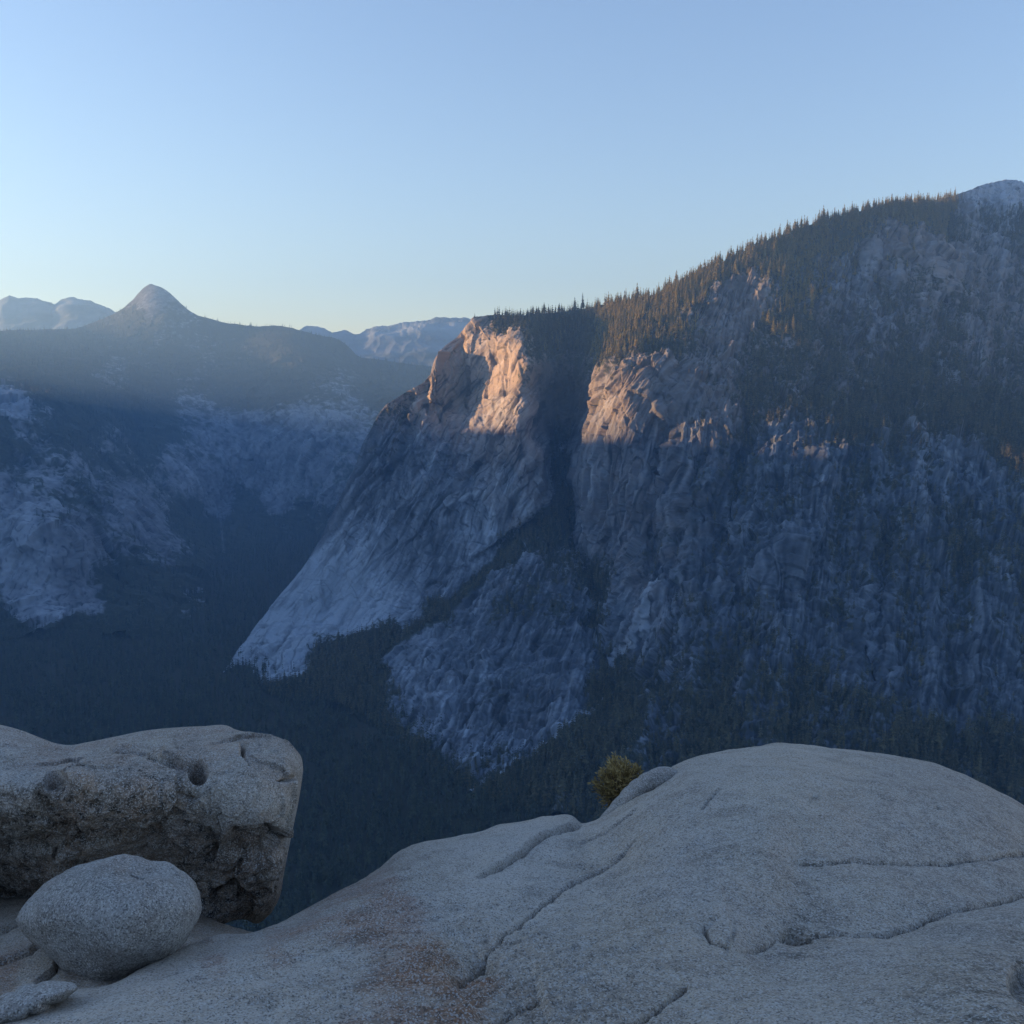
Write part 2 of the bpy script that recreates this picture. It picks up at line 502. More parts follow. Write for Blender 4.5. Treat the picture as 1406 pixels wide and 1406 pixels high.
    Y += groove([(1220, 690), (1210, 800), (1190, 900), (1230, 1000)], 30, 18)
    for (a, b, h, wd) in ((1195, 350, 45, 10), (1222, 348, 55, 14), (1270, 352, 75, 16), (1305, 385, 40, 7), (1288, 350, 50, 6)):
        Y -= 26 * np.exp(-((u - a) / wd) ** 4 - ((v - b - h * .4) / (h * .6)) ** 4)
    for (a, b, ra, rb, am) in ((1085, 765, 26, 45, 55), (1055, 790, 14, 40, 30), (1110, 640, 30, 30, 30), (895, 830, 18, 40, 30), (1000, 770, 18, 26, 30)):
        Y -= am * np.exp(-((u - a) / ra) ** 2 - ((v - b) / rb) ** 2)

    P = at(u, v, Y)
    N = normals(P)
    # rock relief, stretched down the fall line
    vf0 = blend(VEG_CLIFF, u, v, 40)
    q = P.copy()
    q[..., 0] += 0.35 * q[..., 2]             # flutes lean to the left going down
    lean = sstep(860, 700, u)[..., None]
    q = np.where(lean > 0.5, q, P)
    st = np.array([1, 1, 0.33])
    big = fbm(P / 240.0, 3, 11)
    mid = ridged(q * st / 85.0, 4, 21)
    fine = ridged(q * st / 26.0, 3, 31)
    grain = fbm(P / 9.0, 3, 41, 0.65)
    saw = perlin(q * np.array([1, 1, 0.18]) / 55.0, 51)
    crag = sstep(780, 900, u) * 0.55 + 0.75
    smooth = np.exp(-((u - 470) / 110) ** 2 - ((v - 830) / 110) ** 2)
    amp = crag * (1 - 0.72 * smooth)
    sg = np.linspace(0, 1, nc)[None] + 0 * u; tg = np.linspace(0, 1, nr)[:, None] + 0 * u
    X = sg * 1000 + 9 * fbm(P / 130.0, 2, 55); Yv = tg * 760
    pt = lambda kx, ky, c=0.3: np.stack([X / kx, Yv / ky, c + 0 * X], -1)
    rgt = sstep(765, 835, u + .12 * (v - 600))
    al, ac = u * .62 - v * .78, u * .78 + v * .62          # slanting joints of the left wall
    al = al + 14 * fbm(P / 90.0, 2, 57); ac = ac + 5 * fbm(P / 60.0, 2, 58)
    dg1 = ridged(np.stack([ac / 30.0, al / 190.0, .7 + 0 * u], -1), 2, 151)
    dg2 = ridged(np.stack([ac / 11.0, al / 90.0, .2 + 0 * u], -1), 2, 152)
    rib1 = ridged(pt(62, 300), 3, 153); rib2 = ridged(pt(17, 110, .8), 3, 154)
    edge = sstep(0, 0.05, np.linspace(0, 1, nr))[:, None] * sstep(0, 0.03, np.linspace(0, 1, nc))[None]
    edge = 0.25 + 0.75 * edge
    f1 = facets(q * np.array([1, 1, .24]) / 44.0, 301, .8)
    f2 = facets(q * np.array([1, 1, .36]) / 15.0 + .15 * perlin(P / 18.0, 46)[..., None], 302, .8)
    disp = edge * (1 - .42 * face) * (1 - .8 * sstep(.7, .95, vf0) * sstep(620, 500, v)) * (big * 26 + rgt * (rib1 * 24 + rib2 * 7) + (1 - rgt) * (1 - .5 * smooth) * (4 * rib1 - 9 * np.clip(dg1, .3, 1) - 5 * np.clip(dg2, .3, 1) + 3 * rib2) + amp * (mid * 3.5 + f1 * 10 + f2 * 4.0 + fine * 1.6 + grain * 1.6 + np.abs(saw) * -9))
    P = P + N * disp[..., None]

    # --- what covers it
    vf = np.clip(vf0 + .17 * sstep(930, 1010, u) * sstep(480, 600, v), 0, 1)
    vn = fbm(P / 60.0, 4, 61, 0.6) * 0.6 + fbm(P / 11.0, 3, 66, 0.7) * 1.0 - rgt * (rib1 * .35 + rib2 * .22) + (1 - rgt) * np.clip(dg1 - .3, 0, 1) * .35
    veg = sstep(-0.10, 0.10, vf - 0.47 + vn * (0.62 + .34 * sstep(900, 1000, u)) * (1 - np.abs(vf - .5) * 1.1))
    d, sd, pos = seg_dist([(485, 922), (525, 893), (560, 868), (620, 828), (680, 772), (735, 716), (765, 700)], u, v)
    veg = np.maximum(veg, sstep(9, 4, d + 7 * fbm(P / 25.0, 3, 68) - 4 * sstep(.5, .0, pos)))
    density = np.maximum(vf, .8 * sstep(9, 4, d))
    scree = np.zeros(u.shape)
    for line, wd in (([(700, 1050), (750, 1020), (790, 1000), (815, 985)], 5), ([(820, 975), (850, 955), (862, 945)], 3), ([(868, 885), (885, 862), (897, 810), (900, 800)], 7),
                     ([(840, 920), (852, 900), (868, 880)], 6), ([(640, 1105), (660, 1080), (700, 1052)], 3)):
        d, sd, pos = seg_dist(line, u, v)
        scree = np.maximum(scree, sstep(wd, wd * .3, d + fbm(P / 16.0, 2, 70) * wd * 1.6))
    for (a, b, c, d_) in ((1230, 590, 1345, 655), (1190, 420, 1230, 470), (1290, 500, 1320, 535)):
        d, sd, pos = seg_dist([(a, b), (c, d_)], u, v)
        scree = np.maximum(scree, 0.7 * sstep(9, 2, d + fbm(P / 20.0, 3, 72) * 26))
    veg = veg * (1 - scree)
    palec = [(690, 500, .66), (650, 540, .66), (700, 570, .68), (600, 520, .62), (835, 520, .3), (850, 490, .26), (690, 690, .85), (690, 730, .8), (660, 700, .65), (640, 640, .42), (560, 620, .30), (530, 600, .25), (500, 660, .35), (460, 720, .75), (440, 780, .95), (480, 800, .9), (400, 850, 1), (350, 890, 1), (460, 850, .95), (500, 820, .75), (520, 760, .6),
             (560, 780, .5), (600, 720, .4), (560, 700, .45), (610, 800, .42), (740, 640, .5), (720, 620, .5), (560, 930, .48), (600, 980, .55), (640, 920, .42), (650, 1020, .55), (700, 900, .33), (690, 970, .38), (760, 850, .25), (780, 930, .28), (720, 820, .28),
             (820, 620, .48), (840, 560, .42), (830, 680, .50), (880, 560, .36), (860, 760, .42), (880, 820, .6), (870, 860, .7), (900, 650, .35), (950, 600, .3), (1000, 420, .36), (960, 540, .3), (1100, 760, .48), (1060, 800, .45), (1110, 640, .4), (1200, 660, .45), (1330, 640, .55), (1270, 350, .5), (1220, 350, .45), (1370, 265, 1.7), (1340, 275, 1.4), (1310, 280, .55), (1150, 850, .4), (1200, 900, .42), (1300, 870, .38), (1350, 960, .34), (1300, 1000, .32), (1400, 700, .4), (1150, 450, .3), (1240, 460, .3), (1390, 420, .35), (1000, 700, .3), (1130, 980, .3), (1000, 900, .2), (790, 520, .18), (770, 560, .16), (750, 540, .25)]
    pf = blend(palec, u, v, 45)  # sunlit face lighter, shadowed gully wall darker: light put into the tone
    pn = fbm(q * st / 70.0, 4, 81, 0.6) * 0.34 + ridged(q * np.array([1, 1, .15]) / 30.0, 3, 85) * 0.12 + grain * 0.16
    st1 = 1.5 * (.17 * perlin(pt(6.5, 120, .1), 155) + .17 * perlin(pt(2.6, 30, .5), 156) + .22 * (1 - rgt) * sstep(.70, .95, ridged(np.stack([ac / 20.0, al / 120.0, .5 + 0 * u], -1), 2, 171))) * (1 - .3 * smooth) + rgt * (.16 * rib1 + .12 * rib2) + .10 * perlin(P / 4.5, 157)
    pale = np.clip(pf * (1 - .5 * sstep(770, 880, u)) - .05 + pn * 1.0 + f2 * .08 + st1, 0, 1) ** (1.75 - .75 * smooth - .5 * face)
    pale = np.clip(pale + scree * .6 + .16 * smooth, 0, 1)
    # water stains and cracks
    pass
    streak = perlin(q * np.array([1, 1, 0.05]) / 22.0, 91)
    stain = sstep(0.22, 0.6, streak) * sstep(0.0, 0.5, fbm(P / 150.0, 2, 93) + 0.25) * 0.55
    crack = sstep(0.83, 0.97, ridged(q * np.array([1, 1, 0.45]) / 42.0 + 0.2 * big[..., None], 2, 95)) * 0.8
    # slanting cracks of the lower walls
    a = (P[..., 0] * 0.75 - P[..., 2] * 0.66); b = (P[..., 0] * 0.66 + P[..., 2] * 0.75)
    crack = np.maximum(crack, (1 - rgt) * (sstep(.62, .9, dg1) * .95 + sstep(.66, .93, dg2) * .85) * sstep(-.15, .25, fbm(P / 110.0, 2, 158) + .12))
    vj = ridged(pt(13, 150, .45), 2, 159)
    crack = np.maximum(crack, sstep(.72, .94, vj) * (.6 + .4 * rgt) * sstep(-.2, .2, fbm(P / 90.0, 2, 160)))
    hj = ridged(np.stack([X / 90.0, (Yv + .3 * X) / 22.0, .1 + 0 * X], -1), 2, 161)
    crack = np.maximum(crack, sstep(.74, .94, hj) * .7 * sstep(.0, .3, fbm(P / 70.0, 2, 162)))
    crack = np.clip(crack, 0, 1)
    dark = np.clip(np.maximum(stain, crack) * (1 - 0.6 * smooth), 0, 1)
    d, sd, pos = seg_dist([(500, 915), (560, 866), (620, 827), (680, 770), (735, 712)], u, v)
    warm = np.clip(blend([(690, 500, .9), (600, 520, .8), (700, 580, .6), (830, 520, .5), (850, 550, .45), (700, 690, .28), (560, 640, .1), (480, 800, 0), (640, 720, .1), (780, 560, .2), (900, 560, .2), (1000, 400, .3), (1200, 400, .15), (1270, 350, .4), (1100, 700, .05), (700, 900, .12), (1200, 900, .1), (1380, 260, .15)], u, v, 45) - .16 * sstep(560, 620, v) + 0.2 * fbm(P / 40.0, 2, 99), 0, 1)  # iron tint plus the sun's orange painted onto the lit walls
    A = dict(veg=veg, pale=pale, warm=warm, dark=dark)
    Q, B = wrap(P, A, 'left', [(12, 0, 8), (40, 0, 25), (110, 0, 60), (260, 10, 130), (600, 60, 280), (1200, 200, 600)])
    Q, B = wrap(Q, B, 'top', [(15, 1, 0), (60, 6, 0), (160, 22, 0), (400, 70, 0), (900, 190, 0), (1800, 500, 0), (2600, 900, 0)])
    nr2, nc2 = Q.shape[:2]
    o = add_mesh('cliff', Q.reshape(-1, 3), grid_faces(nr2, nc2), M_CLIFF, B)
    tag(o, 'granite cliff with a sunlit top corner and wooded mountainside', 'cliff', kind='structure')
    return dict(P=P, u=u, v=v, veg=veg, vf=density, N=normals(P))


# ------------------------------------------------------------------ hills across the valley
def build_hills():
    nr, nc = 620, 820
    top = [(-420, 480), (-250, 468), (-120, 460), (0, 455), (60, 452), (110, 449), (135, 440), (160, 428), (175, 418), (187, 406), (197, 395), (203, 391), (207, 389.6), (212, 391), (220, 394), (230, 400), (246, 415), (262, 428), (290, 438),
           (320, 445), (350, 448), (390, 448), (410, 453), (440, 461), (462, 465), (478, 476), (490, 488), (520, 494), (570, 501), (620, 507), (700, 520)]
    left = [(-420, 480), (-420, 900)]
    right = [(700, 520), (700, 900)]
    bottom = [(-420, 900), (0, 888), (300, 885), (700, 900)]
    u, v = coons(top, bottom, left, right, nr, nc)
    q0 = np.stack([u / 24.0, 0 * u, .3 + 0 * u], -1)
    v = v + (2.2 * fbm(q0, 4, 109, .65)) * np.exp(-np.linspace(0, 1, nr) * 14)[:, None]
    C = [(-420, 480, 4600), (-420, 600, 3300), (-420, 890, 2300), (-200, 440, 5600), (-200, 560, 3900), (-200, 700, 2900), (-200, 890, 2400),
         (0, 888, 2420), (0, 850, 2620), (100, 852, 2640), (140, 800, 2900), (140, 885, 2450), (0, 700, 2920), (60, 650, 3200), (0, 570, 3600), (80, 570, 3800), (20, 610, 3400), (150, 640, 3750), (230, 690, 3900), (100, 750, 2830), (180, 770, 3150),
         (250, 800, 3100), (320, 835, 2950), (300, 885, 2450), (300, 760, 3700), (330, 720, 4500), (400, 715, 4600), (300, 700, 4780), (370, 780, 3600), (420, 750, 4300), (420, 850, 2900), (480, 820, 3100), (480, 885, 2450), (600, 885, 2450), (600, 700, 4300),
         (300, 630, 4950), (430, 640, 4750), (250, 580, 5100), (400, 560, 5250), (520, 560, 5200), (560, 530, 5700), (490, 640, 4600), (100, 520, 4900), (200, 530, 5500), (350, 520, 5800), (500, 510, 6000), (600, 508, 6100), (700, 520, 6200),
         (450, 465, 6500), (400, 470, 6300), (300, 445, 6800), (207, 391, 7200), (207, 425, 6850), (120, 450, 6800), (0, 456, 6200), (0, 510, 4900), (100, 480, 5900), (250, 480, 6300), (480, 490, 6200)]
    C = np.array(C)
    Y = 1.0 / tps(C[:, :2], 1.0 / C[:, 2], 3e-4)(u, v)

    def groove(line, amp, width):
        d, sd, pos = seg_dist(line, u, v)
        return amp * sstep(0, .1, pos) * sstep(0, .1, 1 - pos) * np.exp(-(d / width) ** 2)
    Y += groove([(170, 560), (200, 640), (240, 700), (300, 730)], 160, 22)
    Y += groove([(90, 560), (60, 610), (30, 640), (0, 660)], 90, 16)
    Y += groove([(130, 620), (130, 700), (150, 780), (180, 830)], 70, 14)
    Y += groove([(295, 700), (300, 730), (305, 780), (290, 820)], 120, 14)
    P = at(u, v, Y)
    N = normals(P)
    big = fbm(P / 480.0, 3, 111)
    mid = ridged(P * np.array([1, 1, .45]) / 160.0, 4, 121)
    fine = ridged(P * np.array([1, 1, .4]) / 50.0, 3, 131)
    grain = fbm(P / 22.0, 2, 141)
    edge = (0.12 + 0.88 * sstep(0, 0.12, np.linspace(0, 1, nr)))[:, None]
    wall = blend([(0, 570, 1), (350, 640, 1), (430, 600, 1), (60, 700, .9), (100, 800, .8), (207, 420, .2), (300, 480, .3), (100, 480, .3), (450, 520, .4), (350, 770, .3), (230, 740, .6), (550, 560, .8)], u, v, 60)
    f1 = facets(P * np.array([1, 1, .45]) / 120.0 + .25 * perlin(P / 90.0, 145)[..., None], 303)
    P = P + N * (edge * (big * 30 + wall * (mid * 26 + f1 * 16 + fine * 10 + grain * 5)))[..., None]
    vegc = [(0, 460, .95), (60, 480, 1), (120, 500, .95), (150, 450, .7), (207, 400, .1), (207, 420, .35), (240, 435, .6), (190, 440, .7), (300, 450, .8), (400, 460, .8), (200, 470, .7), (280, 475, .6), (240, 500, .75), (320, 480, .7), (400, 490, .8), (150, 515, .55), (130, 520, .7), (80, 520, .75), (200, 535, .8), (60, 545, 1), (100, 555, .95), (450, 480, .85),
            (470, 530, .55), (440, 540, .6), (520, 530, .85), (560, 540, .9), (400, 530, .9), (330, 535, .9), (280, 520, .7), (350, 545, .95), (20, 570, .12), (60, 560, .5), (0, 600, .8), (90, 590, .9), (150, 600, .52), (170, 640, .62), (140, 570, .9), (220, 560, .75), (230, 640, .42), (200, 600, .8), (260, 560, .45), (300, 590, .3), (350, 580, .25), (340, 640, .22), (420, 580, .2), (420, 640, .25), (480, 580, .35), (460, 680, .4), (380, 690, .15), (300, 690, .25), (260, 660, .35),
            (60, 640, .45), (30, 650, .5), (0, 690, .25), (60, 700, .4), (100, 660, .5), (0, 760, .15), (50, 760, .15), (90, 800, .2), (40, 830, .18), (120, 830, .25), (80, 850, .2), (130, 740, .35), (200, 720, .25), (180, 690, .35), (230, 760, .4), (150, 800, .75), (170, 830, 1), (220, 800, .75), (280, 820, .35), (270, 790, .7), (320, 800, .8), (350, 760, .95), (290, 740, .8), (250, 715, .8), (350, 720, 1), (400, 730, 1), (340, 700, .7), (400, 790, .95), (440, 720, .6), (420, 820, 1), (300, 850, 1), (200, 865, 1), (100, 872, 1), (0, 872, 1), (-100, 870, 1), (-100, 700, .5), (-100, 500, .9)]
    vf = blend(vegc, u, v, 38)
    vn = fbm(P / 130.0, 4, 151, .6) * .7 + fbm(P / 28.0, 3, 156, .65) * .9
    veg = sstep(-0.12, 0.12, vf - 0.47 + vn * 0.62 * (1 - np.abs(vf - .5) * 1.1))
    pf = blend([(207, 400, .22), (150, 515, .6), (80, 515, .6), (270, 470, .6), (320, 500, .55), (430, 560, .6), (470, 540, .6), (20, 570, .6), (60, 580, .55), (0, 640, .35), (350, 600, .38), (420, 620, .36), (300, 660, .42), (380, 690, .45), (0, 760, .8), (40, 780, .7), (60, 840, .75), (100, 800, .45), (10, 720, .6), (200, 720, .32), (280, 825, .55), (440, 700, .36), (130, 700, .36)], u, v, 45)
    pale = np.clip(pf * .9 + fbm(P * np.array([1, 1, .5]) / 90.0, 5, 161, .7) * .6 + grain * .25 + f1 * .08, 0, 1)
    for (a, b) in (((303, 715), (308, 770)), ((300, 690), (303, 715))):
        d, _, pos = seg_dist([a, b], u, v)
        k = sstep(2.4, 1.0, d) * .6; pale = np.maximum(pale, k * .7); veg = veg * (1 - k)
    pale = np.clip(pale + .16 * perlin(P * np.array([1, .5, .22]) / 16.0, 168) + .12 * perlin(P / 11.0, 169), 0, 1)
    crack = np.maximum(sstep(0.8, 0.97, ridged(P * np.array([1, 1, .4]) / 75.0, 2, 165)) * .8, sstep(.78, .95, ridged(P * np.array([1, .6, .3]) / 30.0, 2, 166)) * .7)
    dark = np.clip(crack + sstep(.25, .6, perlin(P * np.array([1, 1, .08]) / 45.0, 167)) * .4, 0, 1)
    warm = 0.1 + 0 * v
    A = dict(veg=veg, pale=pale, warm=warm, dark=dark)
    Q, B = wrap(P, A, 'top', [(40, 1, 0), (160, 10, 0), (500, 60, 0), (1100, 220, 0), (1900, 800, 0)])
    o = add_mesh('hills', Q.reshape(-1, 3), grid_faces(*Q.shape[:2]), M_CLIFF, B)
    tag(o, 'hazy wooded hills with a pointed dome and blue rock walls', 'hills', kind='structure')
    return dict(P=P, u=u, v=v, veg=veg, vf=vf, N=N)


def far_ridge(name, top, vbot, Y0, Y1, label, snow, nr=120, nc=420, seed=200):
    bottom = [(top[0][0], vbot), (top[-1][0], vbot)]
    u, v = coons(top, bottom, [top[0], bottom[0]], [top[-1], bottom[1]], nr, nc)
    t = np.linspace(0, 1, nr)[:, None]
    v = v + 4.0 * ridged(np.stack([u / 34.0, 0 * u, .3 + seed + 0 * u], -1), 4, seed + 1, .6) * np.exp(-8 * t)
    Y = Y0 + (Y1 - Y0) * t + 0 * u
    P = at(u, v, Y)
    N = normals(P)
    n1 = ridged(P / 1100.0, 4, seed) * sstep(0, .2, t)
    P = P + N * (n1 * 130 + 14 * ridged(P / 170., 3, seed + 3) + 25 * fbm(P / 260., 3, seed + 7) * sstep(0, .05, t))[..., None]
    band = fbm(np.stack([P[..., 0] / 900, P[..., 1] / 900, P[..., 2] / 170], -1), 4, seed + 11, .6)
    pale = np.clip(.12 + band * .7 + snow, 0, 1)
    veg = sstep(0.0, .25, t + band * .5 - .25 - snow)
    A = dict(veg=veg, pale=pale, warm=0 * u, dark=0 * u)
    Q, B = wrap(P, A, 'top', [(80, 5, 0), (250, 60, 0), (400, 300, 0)])
    o = add_mesh(name, Q.reshape(-1, 3), grid_faces(*Q.shape[:2]), M_CLIFF, B)
    return tag(o, label, 'mountain', kind='structure')


# the ridge west of the frame that keeps the sun off the valley
def build_side_ridge():
    ys = np.linspace(-5200, 4700, 230); xs = np.linspace(-5400, -900, 130)
    X, Yg = np.meshgrid(xs, ys)
    cx = -3500 - 0.10 * (Yg - 2000) * (Yg < 2000)
    d = (X - cx)
    crest = np.interp(Yg, [-5000, 600, 1500, 2600, 3900, 4700], [700, 640, 545, 375, 210, 190]) + 60 * fbm(np.stack([Yg / 900, 0 * Yg, 0 * Yg], -1), 3, 301)
    h = np.where(d > 0, crest - d * 0.62, crest + d * 0.22)
    h = np.maximum(h, FLOOR_Z - 60)
    # keep out of the picture on the north-east side
    vis = X > -0.60 * Yg - 260
    h = np.where(vis & (Yg > 0), np.minimum(h, FLOOR_Z - 60 + np.maximum(0, (-0.60 * Yg - 260 - X)) * 1.0), h)
    P = np.stack([X, Yg, h], -1)
    P[..., 2] += 30 * ridged(P / 500., 4, 305) * (h > FLOOR_Z) * (h < crest - 60)
    veg = sstep(-.1, .1, fbm(P / 200., 3, 311))
    A = dict(veg=veg, pale=.4 + 0 * X, warm=.1 + 0 * X, dark=0 * X)
    o = add_mesh('mountain', P.reshape(-1, 3), grid_faces(*X.shape, flip=True), M_CLIFF, A)
    tag(o, 'long mountain ridge that shades the valley', 'mountain', kind='structure')


RIDGE_CREST = 385.0


# ------------------------------------------------------------------ valley floor
def build_floor():
    ys = np.concatenate([np.linspace(-6000, 200, 20), np.linspace(260, 6500, 320), np.linspace(6600, 9700, 12)])
    xs = np.concatenate([np.linspace(-5500, -2600, 16), np.linspace(-2500, 2500, 260), np.linspace(2600, 4500, 12)])
    X, Yg = np.meshgrid(xs, ys)
    Z = FLOOR_Z + 10 * fbm(np.stack([X / 420, Yg / 420, 0 * X], -1), 4, 401)
    Z += sstep(1150, 250, Yg) * 330            # foot of the near wall
    P = np.stack([X, Yg, Z], -1)
    o = add_mesh('ground', P.reshape(-1, 3), grid_faces(*X.shape, flip=True), mat_plain('forest floor', (0.02, 0.026, 0.014), 0.95, 0.03, (0.05, 0.045, 0.03)))
    tag(o, 'dark valley floor under the forest', 'ground', kind='structure')
    return X, Yg, Z


# ------------------------------------------------------------------ trees
def conifer(seed, tiers=9, spokes=8, slim=0.15, trunk_sides=4):
    """unit-height conifer: returns verts, tris, material index, tint"""
    r = np.random.default_rng(seed)
    V, Fc, Mi, Ti = [], [], [], []

    def tri(a, b, c, m, t):
        n = len(V); V.extend([a, b, c]); Fc.append((n, n + 1, n + 2)); Mi.append(m); Ti.extend([t] * 3)
    for k in range(trunk_sides):
        a0, a1 = 2 * math.pi * k / trunk_sides, 2 * math.pi * (k + 1) / trunk_sides
        tri((.014 * math.cos(a0), .014 * math.sin(a0), -.03), (.014 * math.cos(a1), .014 * math.sin(a1), -.03), (0, 0, .9), 1, 0)
    lx, ly = r.normal(0, .012, 2)
    for i in range(tiers):
        f = i / (tiers - 1)
        z = 0.12 + 0.83 * f
        R = slim * ((1 - f) ** 0.75 + 0.10) * r.uniform(.7, 1.2) * (0.75 if i == 0 else 1)
        ph = r.uniform(0, 6.28)
        for s in range(spokes):
            if r.random() < 0.16: continue
            a = ph + 2 * math.pi * s / spokes + r.uniform(-.25, .25)
            rr = R * r.uniform(.55, 1.2)
            w = 0.55 * 2 * math.pi / spokes
            drop = rr * r.uniform(.2, .6)
            tip = (rr * math.cos(a) + lx * z, rr * math.sin(a) + ly * z, z - drop)
            up = (lx * z, ly * z, z + 0.11 * (1.2 - f))
            m = rr * .62
            l_ = (m * math.cos(a - w) + lx * z, m * math.sin(a - w) + ly * z, z - drop * .55)
            r_ = (m * math.cos(a + w) + lx * z, m * math.sin(a + w) + ly * z, z - drop * .55)
            t = float(r.uniform(0, .5))
            tri(up, l_, tip, 0, t); tri(up, tip, r_, 0, t)
    tri((-.02, 0, .9), (.02, 0, .9), (lx, ly, 1.02), 0, .2)
    tri((0, -.02, .9), (0, .02, .9), (lx, ly, 1.02), 0, .2)
    return np.array(V), np.array(Fc), np.array(Mi), np.array(Ti)


def forest(name, pos, hgt, label, mats, variants, wide=(0.85, 1.3)):
    n = len(pos)
    kind = RNG.integers(0, len(variants), n)
    yaw = RNG.uniform(0, 6.28, n); wd = RNG.uniform(*wide, n)
    tt = RNG.uniform(0, 1, n)
    VS, FS, MS, TS = [], [], [], []; off = 0
    for k, (V, Fc, Mi, Ti) in enumerate(variants):
        s = np.where(kind == k)[0]
        if not len(s): continue
        c, sn = np.cos(yaw[s])[:, None], np.sin(yaw[s])[:, None]
        x = (V[None, :, 0] * c - V[None, :, 1] * sn) * (hgt[s] * wd[s])[:, None]
        y = (V[None, :, 0] * sn + V[None, :, 1] * c) * (hgt[s] * wd[s])[:, None]
        z = V[None, :, 2] * hgt[s][:, None]
        VS.append((np.stack([x, y, z], -1) + pos[s][:, None]).reshape(-1, 3))
        FS.append((Fc[None] + (np.arange(len(s)) * len(V))[:, None, None] + off).reshape(-1, 3))
        MS.append(np.tile(Mi, len(s))); TS.append((Ti[None] * .6 + tt[s][:, None]).ravel())
        off += len(s) * len(V)
    o = add_mesh(name, np.concatenate(VS), np.concatenate(FS), mats, dict(tint=np.concatenate(TS)), smooth=False, mat_idx=np.concatenate(MS))
    return tag(o, label, 'forest', kind='stuff')


def sample_sheet(G, n, dens, spacing_seed=0):
    P = G['P']
    a = np.linalg.norm(np.cross(P[1:, :-1] - P[:-1, :-1], P[:-1, 1:] - P[:-1, :-1]), axis=-1)
    w = (a * dens[:-1, :-1]).ravel(); w = w / w.sum()
    idx = RNG.choice(len(w), n, p=w)
    i, j = np.unravel_index(idx, a.shape)
    fi, fj = RNG.random(n)[:, None], RNG.random(n)[:, None]
    p = P[i, j] * (1 - fi) * (1 - fj) + P[i + 1, j] * fi * (1 - fj) + P[i, j + 1] * (1 - fi) * fj + P[i + 1, j + 1] * fi * fj
    return p, i, j


